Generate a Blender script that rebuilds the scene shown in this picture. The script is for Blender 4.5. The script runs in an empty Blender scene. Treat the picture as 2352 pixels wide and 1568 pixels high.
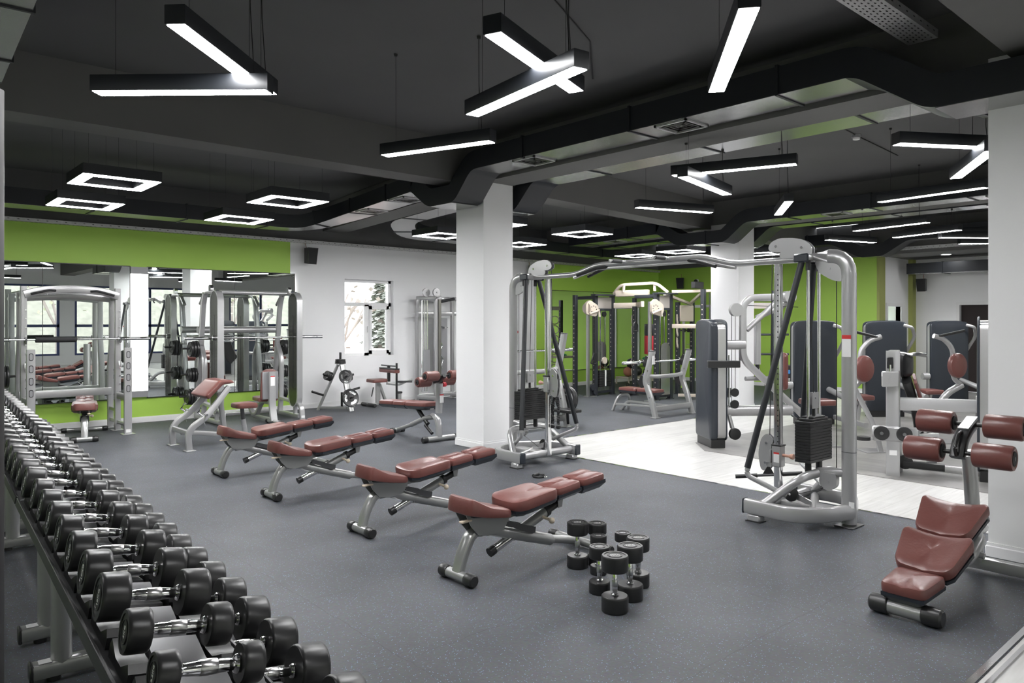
import bpy, math, random
from mathutils import Vector, Matrix
random.seed(7)
PI = math.pi
def R(a): return math.radians(a)
scn = bpy.context.scene
COL = scn.collection
# ------------------------------------------------------------------ camera
cam = bpy.data.cameras.new('camera'); cam_o = bpy.data.objects.new('camera', cam); COL.objects.link(cam_o)
cam_o.location = (0, 0, 1.6); cam_o.rotation_euler = (R(90), 0, R(-41.75))
cam.sensor_width = 36; cam.lens = 36*1710/2352; cam.shift_y = -44/2352; cam.clip_start = .05; cam.clip_end = 300
scn.camera = cam_o
# ------------------------------------------------------------------ view, world, daylight
vs = scn.view_settings
vs.view_transform = 'Standard'; vs.look = 'None'; vs.gamma = 1; vs.use_curve_mapping = False; vs.exposure = 0.92
scn.display_settings.display_device = 'sRGB'
w = bpy.data.worlds.new('sky'); scn.world = w; w.use_nodes = True
bg = w.node_tree.nodes['Background']; bg.inputs[0].default_value = (.93, .96, 1, 1); bg.inputs[1].default_value = 3.0
LAMP = 42.0      # radiance of the lamp diffusers
# the long window front behind the camera and the small back window let the sky in (portals only guide the sampling)
for loc, rot, sx, sy in (((-.8, -6.45, 1.68), 90, 3.4, 2.5), ((3.66, -6.45, 1.68), 90, 4.5, 2.5), ((9.1, -6.45, 1.68), 90, 5.3, 2.5), ((15.1, -6.45, 1.68), 90, 5.5, 2.5), ((7.72, 12.98, 1.69), -90, 1.1, 1.5)):
    l = bpy.data.lights.new('window_portal', 'AREA'); l.shape = 'RECTANGLE'; l.size = sx; l.size_y = sy; l.cycles.is_portal = True
    o = bpy.data.objects.new('window_portal', l); o.location = loc; o.rotation_euler = (R(rot), 0, 0); COL.objects.link(o)
# ------------------------------------------------------------------ materials
MATS = {}
def mat(name, col, rough=.5, metal=0., coat=0., spec=.5, bump=None, var=None, emit=0., trans=0.):
    if name in MATS: return MATS[name]
    m = bpy.data.materials.new(name); m.use_nodes = True; nt = m.node_tree; b = nt.nodes['Principled BSDF']
    b.inputs['Base Color'].default_value = (*col, 1); b.inputs['Roughness'].default_value = rough
    b.inputs['Metallic'].default_value = metal; b.inputs['Coat Weight'].default_value = coat
    b.inputs['Specular IOR Level'].default_value = spec
    b.inputs['Transmission Weight'].default_value = trans
    if emit:
        b.inputs['Emission Color'].default_value = (*col, 1); b.inputs['Emission Strength'].default_value = emit
    if bump or var:
        tc = nt.nodes.new('ShaderNodeTexCoord'); n = nt.nodes.new('ShaderNodeTexNoise')
        n.inputs['Scale'].default_value = (bump or var)[0]; n.inputs['Detail'].default_value = 4
        nt.links.new(tc.outputs['Object'], n.inputs['Vector'])
        if bump:
            bp = nt.nodes.new('ShaderNodeBump'); bp.inputs['Strength'].default_value = bump[1]; bp.inputs['Distance'].default_value = .01
            nt.links.new(n.outputs['Fac'], bp.inputs['Height']); nt.links.new(bp.outputs['Normal'], b.inputs['Normal'])
        if var:
            mx = nt.nodes.new('ShaderNodeMix'); mx.data_type = 'RGBA'
            mx.inputs[6].default_value = (*col, 1); mx.inputs[7].default_value = (*[c*var[1] for c in col], 1)
            nt.links.new(n.outputs['Fac'], mx.inputs[0]); nt.links.new(mx.outputs[2], b.inputs['Base Color'])
    MATS[name] = m; return m
SILVER = mat('silver_paint', (.36, .365, .36), .28, .5, coat=.5)
SILVERL = mat('light_silver_paint', (.42, .42, .425), .28, .45, coat=.5)
CHROME = mat('chrome', (.82, .82, .83), .12, 1.)
STEEL = mat('brushed_steel', (.55, .55, .55), .3, 1.)
DSTEEL = mat('dark_steel', (.12, .12, .125), .3, .6)
RUBBER = mat('black_rubber', (.022, .022, .023), .33, spec=.5)
SHELF = mat('black_steel', (.028, .028, .03), .4, .3)
BLACK = mat('black_plastic', (.014, .014, .015), .35)
FOAM = mat('black_foam', (.02, .02, .022), .7)
NAVY = mat('navy_plastic', (.022, .027, .036), .34, spec=.5)
VINYL = mat('burgundy_vinyl', (.165, .060, .053), .30, spec=.5, bump=(60, .08), var=(3, .86))
WHITE = mat('white_label', (.8, .8, .8), .5)
RED = mat('red_label', (.6, .03, .03), .5)
IVORY = mat('ivory_plastic', (.68, .58, .46), .4)
CREAM = mat('cream_paint', (.50, .44, .37), .4)
GREYPANEL = mat('grey_panel', (.30, .30, .31), .45, .2)
LAMPBLACK = mat('lamp_black', (.014, .016, .02), .4)
DIFF = mat('lamp_diffuser', (1, 1, 1), .5, emit=LAMP)
PANELLIGHT = mat('lit_panel', (1, .99, .97), .5, emit=1.6)
LEDS = mat('led_strip', (1, 1, 1), .5, emit=14)
WALLW = mat('white_wall', (.86, .86, .87), .6, bump=(14, .03))
GREEN = mat('green_wall', (.42, .67, .10), .5, bump=(14, .03))
OLIVE = mat('olive_wall', (.36, .39, .12), .6)
CEIL = mat('charcoal_ceiling', (.15, .15, .152), .8, var=(.9, .72))
BEAM = mat('grey_beam', (.17, .168, .165), .75, var=(1.5, .85))
TRIM = mat('white_trim', (.82, .82, .82), .4)
MIRROR = mat('mirror_glass', (.86, .9, .88), .005, 1.)
DUCTS = mat('duct_navy', (.010, .012, .016), .45)
GALV = mat('galvanised', (.66, .66, .66), .42, .45, bump=(30, .05), var=(6, .7))
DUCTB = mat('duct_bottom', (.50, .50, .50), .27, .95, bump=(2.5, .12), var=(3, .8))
BLUE = mat('blue_frame', (.03, .05, .16), .4)
GLASS = bpy.data.materials.new('window_glass'); GLASS.use_nodes = True
_n = GLASS.node_tree; _t = _n.nodes.new('ShaderNodeBsdfTransparent'); _g = _n.nodes.new('ShaderNodeBsdfGlossy'); _g.inputs['Roughness'].default_value = .01
_x = _n.nodes.new('ShaderNodeMixShader'); _f = _n.nodes.new('ShaderNodeFresnel'); _f.inputs[0].default_value = 1.45
for _p, _q in ((_f.outputs[0], _x.inputs[0]), (_t.outputs[0], _x.inputs[1]), (_g.outputs[0], _x.inputs[2]), (_x.outputs[0], _n.nodes['Material Output'].inputs[0])): _n.links.new(_p, _q)
WIRE = mat('wire', (.02, .02, .02), .5)
PINK = mat('cable_pink', (.35, .12, .08), .6)
STRAPG = mat('green_band', (.03, .3, .12), .5)
LIME = mat('lime_band', (.35, .6, .05), .5)
SKYB = mat('blue_rubber', (.05, .25, .6), .5)
REDP = mat('red_pad', (.55, .03, .05), .5)
BARK = mat('bark', (.30, .26, .24), .9)
LEAF = mat('spring_leaf', (.42, .46, .30), .9)
CONIF = mat('conifer_leaf', (.30, .32, .28), .9)
BUD = mat('pale_bud', (.30, .27, .24), .9)
TILE = mat('roof_tile', (.42, .32, .30), .8)
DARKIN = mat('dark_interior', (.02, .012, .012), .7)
CAMW = mat('white_plastic', (.75, .75, .75), .3)

def rubber_floor():
    m = bpy.data.materials.new('rubber_floor'); m.use_nodes = True; nt = m.node_tree; b = nt.nodes['Principled BSDF']; L = nt.links.new
    tc = nt.nodes.new('ShaderNodeTexCoord')
    n1 = nt.nodes.new('ShaderNodeTexNoise'); n1.inputs['Scale'].default_value = 1.3; n1.inputs['Detail'].default_value = 6
    n2 = nt.nodes.new('ShaderNodeTexNoise'); n2.inputs['Scale'].default_value = 60; n2.inputs['Detail'].default_value = 5
    for n in (n1, n2): L(tc.outputs['Object'], n.inputs['Vector'])
    r1 = nt.nodes.new('ShaderNodeValToRGB'); r1.color_ramp.elements[0].position = .3; r1.color_ramp.elements[1].position = .7
    r1.color_ramp.elements[0].color = (.054, .057, .064, 1); r1.color_ramp.elements[1].color = (.083, .087, .097, 1)
    L(n1.outputs['Fac'], r1.inputs[0])
    mx = nt.nodes.new('ShaderNodeMix'); mx.data_type = 'RGBA'; mx.blend_type = 'OVERLAY'; mx.inputs[0].default_value = .35
    L(r1.outputs[0], mx.inputs[6]); L(n2.outputs['Color'], mx.inputs[7])
    # blue and pale granule specks
    v = nt.nodes.new('ShaderNodeTexVoronoi'); v.inputs['Scale'].default_value = 120; L(tc.outputs['Object'], v.inputs['Vector'])
    lt = nt.nodes.new('ShaderNodeMath'); lt.operation = 'LESS_THAN'; lt.inputs[1].default_value = .30; L(v.outputs['Distance'], lt.inputs[0])
    sp = nt.nodes.new('ShaderNodeSeparateColor'); L(v.outputs['Color'], sp.inputs[0])
    gt = nt.nodes.new('ShaderNodeMath'); gt.operation = 'GREATER_THAN'; gt.inputs[1].default_value = .84; L(sp.outputs[0], gt.inputs[0])
    mu = nt.nodes.new('ShaderNodeMath'); mu.operation = 'MULTIPLY'; L(lt.outputs[0], mu.inputs[0]); L(gt.outputs[0], mu.inputs[1])
    m2 = nt.nodes.new('ShaderNodeMix'); m2.data_type = 'RGBA'; m2.inputs[7].default_value = (.17, .25, .38, 1)
    L(mu.outputs[0], m2.inputs[0]); L(mx.outputs[2], m2.inputs[6])
    # faint joints between the mats
    br = nt.nodes.new('ShaderNodeTexBrick'); br.offset = .0; br.inputs['Scale'].default_value = 1; br.inputs['Mortar Size'].default_value = .0035
    br.inputs['Brick Width'].default_value = 1.0; br.inputs['Row Height'].default_value = 1.0; br.inputs['Mortar Smooth'].default_value = .3
    ad = nt.nodes.new('ShaderNodeTexNoise'); ad.inputs['Scale'].default_value = 9; L(tc.outputs['Object'], ad.inputs['Vector'])
    va = nt.nodes.new('ShaderNodeVectorMath'); va.operation = 'SCALE'; va.inputs['Scale'].default_value = .05; L(ad.outputs['Color'], va.inputs[0])
    vb = nt.nodes.new('ShaderNodeVectorMath'); L(tc.outputs['Object'], vb.inputs[0]); L(va.outputs[0], vb.inputs[1]); L(vb.outputs[0], br.inputs['Vector'])
    mf = nt.nodes.new('ShaderNodeMath'); mf.operation = 'MULTIPLY'; mf.inputs[1].default_value = .45; L(br.outputs['Fac'], mf.inputs[0])
    m3 = nt.nodes.new('ShaderNodeMix'); m3.data_type = 'RGBA'; m3.inputs[7].default_value = (.03, .03, .034, 1)
    L(mf.outputs[0], m3.inputs[0]); L(m2.outputs[2], m3.inputs[6]); L(m3.outputs[2], b.inputs['Base Color'])
    b.inputs['Roughness'].default_value = .55; b.inputs['Specular IOR Level'].default_value = .35
    bp = nt.nodes.new('ShaderNodeBump'); bp.inputs['Strength'].default_value = .25; bp.inputs['Distance'].default_value = .004
    L(n2.outputs['Fac'], bp.inputs['Height']); L(bp.outputs[0], b.inputs['Normal'])
    return m
def wood(name, c1, c2, rough, rot):
    m = bpy.data.materials.new(name); m.use_nodes = True; nt = m.node_tree; b = nt.nodes['Principled BSDF']; L = nt.links.new
    tc = nt.nodes.new('ShaderNodeTexCoord'); mp = nt.nodes.new('ShaderNodeMapping'); mp.inputs['Rotation'].default_value = (0, 0, R(rot))
    L(tc.outputs['Object'], mp.inputs[0])
    br = nt.nodes.new('ShaderNodeTexBrick'); br.inputs['Scale'].default_value = 1; br.inputs['Brick Width'].default_value = 1.25; br.inputs['Row Height'].default_value = .19
    br.inputs['Mortar Size'].default_value = .0015; br.inputs['Color1'].default_value = (*c1, 1); br.inputs['Color2'].default_value = (*c2, 1)
    br.inputs['Mortar'].default_value = (*[c*.6 for c in c2], 1); L(mp.outputs[0], br.inputs[0])
    mp2 = nt.nodes.new('ShaderNodeMapping'); mp2.inputs['Scale'].default_value = (1.2, 14, 1); L(mp.outputs[0], mp2.inputs[0])
    n = nt.nodes.new('ShaderNodeTexNoise'); n.inputs['Scale'].default_value = 2; n.inputs['Detail'].default_value = 6; L(mp2.outputs[0], n.inputs[0])
    mx = nt.nodes.new('ShaderNodeMix'); mx.data_type = 'RGBA'; mx.blend_type = 'OVERLAY'; mx.inputs[0].default_value = .35
    L(br.outputs[0], mx.inputs[6]); L(n.outputs['Fac'], mx.inputs[7]); L(mx.outputs[2], b.inputs['Base Color'])
    b.inputs['Roughness'].default_value = rough; return m
FLOORM = rubber_floor()
WOODL = wood('pale_wood', (.60, .595, .58), (.52, .515, .505), .32, 0)
WOODG = wood('grey_wood', (.25, .245, .235), (.20, .195, .19), .38, 90)

# ------------------------------------------------------------------ mesh builder
def basis(d, up):
    d = d.normalized(); u = up - d*up.dot(d)
    if u.length < 1e-5:
        u = Vector((1, 0, 0)) - d*d.x
        if u.length < 1e-5: u = Vector((0, 1, 0)) - d*d.y
    u.normalize(); return d.cross(u), u
def fillet(pts, r, n=5):
    pts = [Vector(p) for p in pts]
    if not r: return pts
    out = [pts[0]]
    for i in range(1, len(pts)-1):
        a, b, c = pts[i-1], pts[i], pts[i+1]
        d1, d2 = a-b, c-b; t = min(r, d1.length*.48, d2.length*.48)
        p, q = b+d1.normalized()*t, b+d2.normalized()*t
        for k in range(n+1):
            s = k/n; out.append(p*(1-s)**2+b*2*s*(1-s)+q*s*s)
    out.append(pts[-1]); return out
def circ(r, n=12, r2=None): return [(r*math.cos(2*PI*k/n), (r2 or r)*math.sin(2*PI*k/n)) for k in range(n)]
def rrect(w, h, r=0, n=2):
    if not r: return [(-w/2, -h/2), (w/2, -h/2), (w/2, h/2), (-w/2, h/2)]
    o = []
    for cx, cy, a in ((w/2-r, -h/2+r, -90), (w/2-r, h/2-r, 0), (-w/2+r, h/2-r, 90), (-w/2+r, -h/2+r, 180)):
        for k in range(n+1):
            t = R(a+90*k/n); o.append((cx+r*math.cos(t), cy+r*math.sin(t)))
    return o
class B:
    def __init__(s): s.v = []; s.f = []; s.m = []; s.M = None
    def add(s, vs, fs, mi=0):
        o = len(s.v)
        for p in vs:
            p = Vector(p)
            s.v.append(tuple(s.M @ p) if s.M else tuple(p))
        for f in fs: s.f.append([i+o for i in f]); s.m.append(mi)
        return s
    def box(s, x0, y0, z0, x1, y1, z1, b=0, mi=0):
        if x1 < x0: x0, x1 = x1, x0
        if y1 < y0: y0, y1 = y1, y0
        if z1 < z0: z0, z1 = z1, z0
        if not b:
            return s.add([(x0, y0, z0), (x1, y0, z0), (x1, y1, z0), (x0, y1, z0), (x0, y0, z1), (x1, y0, z1), (x1, y1, z1), (x0, y1, z1)],
                [(0, 3, 2, 1), (4, 5, 6, 7), (0, 1, 5, 4), (1, 2, 6, 5), (2, 3, 7, 6), (3, 0, 4, 7)], mi)
        b = min(b, (x1-x0)*.45, (y1-y0)*.45, (z1-z0)*.45)
        lo = (x0, y0, z0); hi = (x1, y1, z1); idx = {}; vs = []
        for sx in (0, 1):
            for sy in (0, 1):
                for sz in (0, 1):
                    sg = (sx, sy, sz)
                    for ax in range(3):
                        idx[(sg, ax)] = len(vs)
                        vs.append([(hi[k]-(0 if k == ax else b)) if sg[k] else (lo[k]+(0 if k == ax else b)) for k in range(3)])
        fs = []
        for ax in range(3):
            p, q = (ax+1) % 3, (ax+2) % 3
            for sd in (0, 1):
                def g(a, c):
                    t = [0, 0, 0]; t[ax] = sd; t[p] = a; t[q] = c; return idx[(tuple(t), ax)]
                fs.append((g(0, 0), g(1, 0), g(1, 1), g(0, 1)))
            for a in (0, 1):
                for c in (0, 1):
                    t0 = [0, 0, 0]; t1 = [0, 0, 0]
                    t0[ax] = 0; t1[ax] = 1; t0[p] = t1[p] = a; t0[q] = t1[q] = c
                    fs.append((idx[(tuple(t0), p)], idx[(tuple(t1), p)], idx[(tuple(t1), q)], idx[(tuple(t0), q)]))
        for sx in (0, 1):
            for sy in (0, 1):
                for sz in (0, 1): fs.append([idx[((sx, sy, sz), a)] for a in range(3)])
        return s.add(vs, fs, mi)
    def sweep(s, pts, sec, up=(0, 0, 1), fil=0, caps=True, mi=0, closed=False, scale=None, secmi=None):
        pts = fillet(pts, fil) if not closed else [Vector(p) for p in pts]
        up = Vector(up); n = len(sec); vs = []; N = len(pts)
        for i, p in enumerate(pts):
            if closed: d = (pts[(i+1) % N]-pts[i-1])
            elif i == 0: d = pts[1]-p
            elif i == N-1: d = p-pts[i-1]
            else: d = (pts[i+1]-p).normalized()+(p-pts[i-1]).normalized()
            rt, u = basis(d, up); k = 1
            if 0 < i < N-1 and not closed:
                a = (pts[i+1]-p).normalized(); b = d.normalized(); c = max(.35, a.dot(b))
            else: c = 1
            # widen mitres in the bend plane
            if c < .999:
                bend = ((pts[i+1]-p).normalized()-(p-pts[i-1]).normalized()); bend -= d.normalized()*bend.dot(d.normalized()); bend.normalize()
            sc = scale[min(i, len(scale)-1)] if scale else 1
            for (a, b2) in sec:
                q = rt*a*sc+u*b2*sc
                if c < .999: q += bend*q.dot(bend)*(1/c-1)
                vs.append(p+q)
        fs = []; mis = []
        for i in range(N if closed else N-1):
            j = (i+1) % N
            for k in range(n):
                fs.append((i*n+k, i*n+(k+1) % n, j*n+(k+1) % n, j*n+k)); mis.append(secmi[k] if secmi else mi)
        if caps and not closed:
            fs.append(list(range(n))[::-1]); fs.append([(N-1)*n+k for k in range(n)]); mis += [mi, mi]
        o = len(s.f); s.add(vs, fs, mi); s.m[o:] = mis
        return s
    def tube(s, pts, r, n=12, fil=0, mi=0, caps=True): return s.sweep(pts, circ(r, n), (0, .0123, 1), fil, caps, mi)
    def bar(s, pts, w, h, r=.006, fil=0, up=(0, 0, 1), mi=0): return s.sweep(pts, rrect(w, h, r), up, fil, True, mi)
    def lathe(s, prof, a=(0, 0, 0), ax=(0, 0, 1), n=24, mi=0):
        a = Vector(a); ax = Vector(ax).normalized(); rt, u = basis(ax, Vector((0, .0123, 1))); vs = []; fs = []
        for (r, t) in prof:
            r = max(r, 1e-5)
            for k in range(n):
                an = 2*PI*k/n; vs.append(a+ax*t+rt*r*math.cos(an)+u*r*math.sin(an))
        for i in range(len(prof)-1):
            for k in range(n): fs.append((i*n+k, i*n+(k+1) % n, (i+1)*n+(k+1) % n, (i+1)*n+k))
        fs.append(list(range(n))[::-1]); fs.append([(len(prof)-1)*n+k for k in range(n)])
        return s.add(vs, fs, mi)
    def cyl(s, a, b, r, n=20, bev=0, mi=0):
        a = Vector(a); b = Vector(b); L = (b-a).length
        if bev: pr = [(r-bev, 0), (r-bev*.3, bev*.3), (r, bev), (r, L-bev), (r-bev*.3, L-bev*.3), (r-bev, L)]
        else: pr = [(r, 0), (r, L)]
        return s.lathe(pr, a, b-a, n, mi)
    def ball(s, c, r, n=12, sq=1, mi=0):
        return s.lathe([(r*math.sin(PI*k/8), -r*sq*math.cos(PI*k/8)) for k in range(9)], c, (0, 0, 1), n, mi)
    def plate(s, poly, o, ux, uy, t, mi=0, b=0):
        """flat polygon (2D) extruded by t (centred) in the plane spanned by ux, uy at o"""
        o = Vector(o); ux = Vector(ux); uy = Vector(uy); nz = ux.cross(uy).normalized(); n = len(poly)
        vs = [o+ux*p[0]+uy*p[1]-nz*t/2 for p in poly]+[o+ux*p[0]+uy*p[1]+nz*t/2 for p in poly]
        return s.add(vs, [list(range(n))[::-1], list(range(n, 2*n))]+[(k, (k+1) % n, n+(k+1) % n, n+k) for k in range(n)], mi)
    def pad(s, outline, t, o=(0, 0, 0), ux=(1, 0, 0), uy=(0, 1, 0), er=.015, crown=.01, fn=None, mi=0, rings=4):
        """upholstered cushion: outline in ux/uy, thickness t along ux x uy, rounded rim, crowned top"""
        o = Vector(o); ux = Vector(ux); uy = Vector(uy); nz = ux.cross(uy).normalized(); n = len(outline)
        cx = sum(p[0] for p in outline)/n; cy = sum(p[1] for p in outline)/n
        nr = []
        for i in range(n):
            a, c = outline[i-1], outline[(i+1) % n]; dx, dy = c[0]-a[0], c[1]-a[1]; L = math.hypot(dx, dy) or 1
            nr.append((dy/L, -dx/L))
        ar = sum(outline[i][0]*outline[(i+1) % n][1]-outline[(i+1) % n][0]*outline[i][1] for i in range(n))
        sg = 1 if ar > 0 else -1
        prof = [(-er*.6, 0), (-er*.1, er*.25), (0, er*.8), (0, t-er), (-er*.3, t-er*.3), (-er, t)]
        rows = [[(outline[i][0]+sg*nr[i][0]*d, outline[i][1]+sg*nr[i][1]*d, h) for i in range(n)] for d, h in prof]
        base = rows[-1]
        for k in range(1, rings):
            q = 1-k/rings; rows.append([(cx+(p[0]-cx)*q, cy+(p[1]-cy)*q, t+crown*(1-q*q)) for p in base])
        vs = [p for r in rows for p in r]; vs.append((cx, cy, t+crown)); vs.append((cx, cy, 0))
        if fn: vs = [(x, y, z+fn(x, y, z)) for x, y, z in vs]
        fs = [(i*n+k, i*n+(k+1) % n, (i+1)*n+(k+1) % n, (i+1)*n+k) for i in range(len(rows)-1) for k in range(n)]
        c = len(rows)*n; l = (len(rows)-1)*n
        fs += [(l+k, l+(k+1) % n, c) for k in range(n)]+[((k+1) % n, k, c+1) for k in range(n)]
        return s.add([o+ux*x+uy*y+nz*z for x, y, z in vs], fs, mi)
    def torus(s, c, ax, Rr, r, n=24, m=8, mi=0):
        c = Vector(c); ax = Vector(ax).normalized(); rt, u = basis(ax, Vector((0, .0123, 1)))
        pts = [c+rt*Rr*math.cos(2*PI*k/n)+u*Rr*math.sin(2*PI*k/n) for k in range(n)]
        return s.sweep(pts, circ(r, m), ax, closed=True, mi=mi)
    def mesh(s, name, mats, ang=38):
        me = bpy.data.meshes.new(name); me.from_pydata(s.v, [], s.f)
        for m in (mats if isinstance(mats, (list, tuple)) else [mats]): me.materials.append(m)
        if any(s.m): me.polygons.foreach_set('material_index', s.m)
        import bmesh
        bm = bmesh.new(); bm.from_mesh(me); bmesh.ops.recalc_face_normals(bm, faces=bm.faces); bm.to_mesh(me); bm.free()
        me.polygons.foreach_set('use_smooth', [True]*len(me.polygons)); me.set_sharp_from_angle(angle=R(ang)); me.update(); return me
    def build(s, name, mats, parent=None, loc=None, rz=0, label=None):
        o = bpy.data.objects.new(name, s.mesh(name, mats)); COL.objects.link(o)
        if parent: o.parent = parent
        if loc is not None: o.location = loc
        if rz: o.rotation_euler.z = rz
        if label: o['label'] = label
        return o
def densify(poly, step=.03):
    out = []
    for i, p in enumerate(poly):
        q = poly[(i+1) % len(poly)]; L = math.hypot(q[0]-p[0], q[1]-p[1]); k = max(1, int(L/step))
        for j in range(k): out.append((p[0]+(q[0]-p[0])*j/k, p[1]+(q[1]-p[1])*j/k))
    return out
def rpoly(poly, r, n=4):
    """2D polygon with rounded corners"""
    out = []
    for i, b in enumerate(poly):
        a, c = Vector(poly[i-1]), Vector(poly[(i+1) % len(poly)]); b = Vector(b); d1, d2 = a-b, c-b
        t = min(r, d1.length*.48, d2.length*.48); p, q = b+d1.normalized()*t, b+d2.normalized()*t
        for k in range(n+1):
            s = k/n; v = p*(1-s)**2+b*2*s*(1-s)+q*s*s; out.append((v.x, v.y))
    return out
def tag(o, label, cat, group=None):
    o['label'] = label; o['category'] = cat
    if group: o['group'] = group
    return o
def thing(name, label, cat, loc=(0, 0, 0), rz=0, group=None):
    o = bpy.data.objects.new(name, None); o.empty_display_size = .1; COL.objects.link(o); o.location = loc; o.rotation_euler.z = rz
    return tag(o, label, cat, group)
def copy_tree(o, parent=None):
    c = o.copy(); COL.objects.link(c)
    if parent: c.parent = parent
    for ch in list(o.children): copy_tree(ch, c)
    return c
def place(proto, used, loc, rz, label=None, group=None, scale=None):
    """the first time moves the prototype itself, afterwards a copy of it and its parts"""
    o = proto if not used else copy_tree(proto)
    o.location = loc; o.rotation_euler.z = rz
    if scale: o.scale = scale
    if label: o['label'] = label
    if group: o['group'] = group
    return o
def struct(b, name, mats, parent=None, loc=None):
    o = b.build(name, mats, parent, loc)
    if not parent: o['kind'] = 'structure'
    return o
TXT = {}
def text_to(b, txt, size, o, ux, uy, mi=0, depth=.0004):
    """raised lettering added to a builder; o is the centre of the text"""
    key = (txt, size)
    if key not in TXT:
        cu = bpy.data.curves.new('t', 'FONT'); cu.body = txt; cu.size = size; cu.align_x = 'CENTER'; cu.align_y = 'CENTER'; cu.extrude = depth; cu.resolution_u = 2
        ob = bpy.data.objects.new('t', cu); COL.objects.link(ob)
        me = bpy.data.meshes.new_from_object(ob); TXT[key] = ([tuple(v.co) for v in me.vertices], [tuple(p.vertices) for p in me.polygons])
        bpy.data.objects.remove(ob); bpy.data.curves.remove(cu); bpy.data.meshes.remove(me)
    vs, fs = TXT[key]; o = Vector(o); ux = Vector(ux); uy = Vector(uy); nz = ux.cross(uy)
    b.add([o+ux*x+uy*y+nz*z for x, y, z in vs], fs, mi)
# ================================================================== the setting
ZC = 3.84
def quadslab(b, poly, z0, z1, mi=0):
    b.plate([(p[0], p[1]) for p in poly], (0, 0, (z0+z1)/2), (1, 0, 0), (0, 1, 0), abs(z1-z0), mi)
b = B(); quadslab(b, [(-3, 1.09), (6.43, 1.09), (6.43, 7.2), (17.2, 7.2), (17.3, 13.3), (-3, 12.85)], -.05, 0); struct(b, 'floor', FLOORM)
b = B(); quadslab(b, [(-3, -6.5), (19.3, -6.5), (19.3, 7.2), (6.43, 7.2), (6.43, 1.09), (-3, 1.09)], -.05, -.001); struct(b, 'floor', WOODL)
b = B(); quadslab(b, [(7.96, -4), (16.5, -4), (16.5, 5.76), (8.41, 5.76), (7.96, 5.32)], -.001, .004); struct(b, 'floor', WOODG)
b = B()
b.box(6.415, 1.09, 0, 6.445, 7.2, .006); b.box(6.43, 7.185, 0, 17.2, 7.215, .006); b.box(-3, 1.045, 0, 6.43, 1.065, .008); b.box(-3, 1.095, 0, 6.43, 1.125, .008)
struct(b, 'trim_1', CHROME)
b = B(); quadslab(b, [(-3, -6.5), (17.2, -6.5), (17.2, 13.4), (-3, 13.0)], ZC, ZC+.1); struct(b, 'ceiling', CEIL)
b = B(); b.box(17.2, -6.5, 3.1, 19.4, 7.1, 3.2); b.box(17.15, -6.5, 3.1, 17.25, 7.1, ZC); struct(b, 'ceiling', BEAM)
# back wall: green fields round the mirrors, a white bay with the window between them
def wy(x): return 12.85+max(0, x-6)*.018
b = B()
WZ0, WZ1, WX0, WX1 = .94, 2.44, 7.16, 8.28
def wallrun(x0, x1, z0, z1, mi, t=.12, d=0):
    b.add([(x0, wy(x0)-d, z0), (x1, wy(x1)-d, z0), (x1, wy(x1)-d, z1), (x0, wy(x0)-d, z1), (x0, wy(x0)+t, z0), (x1, wy(x1)+t, z0), (x1, wy(x1)+t, z1), (x0, wy(x0)+t, z1)],
          [(0, 1, 2, 3), (5, 4, 7, 6), (0, 4, 5, 1), (1, 5, 6, 2), (2, 6, 7, 3), (3, 7, 4, 0)], mi)
ZG = 3.09   # above the cable tray the walls are charcoal like the ceiling
wallrun(-3, 6.03, 0, ZG, 1, d=.012)
wallrun(6.03, WX0, 0, ZG, 0, .3); wallrun(WX0, WX1, 0, WZ0, 0, .3); wallrun(WX0, WX1, WZ1, ZG, 0, .3); wallrun(WX1, 12.32, 0, ZG, 0, .3)
wallrun(12.32, 17.4, 0, ZG, 1); wallrun(-3, 17.4, ZG, ZC, 2, .3)
struct(b, 'wall_back', [WALLW, GREEN, CEIL])
b = B(); b.box(17.25, 7.02, 0, 17.4, 13.3, ZG); b.box(17.25, 7.02, ZG, 17.4, 13.3, ZC, mi=1); struct(b, 'wall_right', [GREEN, CEIL])
b = B(); b.box(17.25, 6.96, 0, 17.56, 7.02, ZC); b.box(19.0, 6.9, 0, 19.22, 7.05, 3.1); struct(b, 'trim_2', OLIVE)
b = B(); b.box(17.56, 7.0, 0, 17.75, 7.1, 3.1); b.box(17.75, 7.0, 2.0, 18.52, 7.1, 3.1); b.box(18.52, 7.0, 0, 19.05, 7.1, 3.1)
b.box(17.4, 8.6, 0, 19.05, 8.7, 3.1); b.box(18.95, 7.1, 0, 19.05, 8.7, 3.1); b.box(17.4, 7.1, 2.9, 19.05, 8.7, 3.1); struct(b, 'wall_inner', WALLW)
b = B(); b.box(19.2, 5.95, 0, 19.3, 7.0, 3.1); b.box(19.2, 5.3, 2.0, 19.3, 5.95, 3.1); b.box(19.2, -6.5, 0, 19.3, 5.3, 3.1); struct(b, 'wall_far', WALLW)
b = B(); b.box(19.3, 5.2, 0, 20.3, 6.1, 2.2); struct(b, 'doorway_dark', DARKIN)  # near-black block fills the doorway, painting in the unlit space behind it
b = B(); b.box(-3.1, -6.5, .9, -3, 13, ZC); b.box(-3.1, -6.5, 0, -3, 13, .9, mi=1); struct(b, 'wall_left', [WALLW, GREEN])
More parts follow.
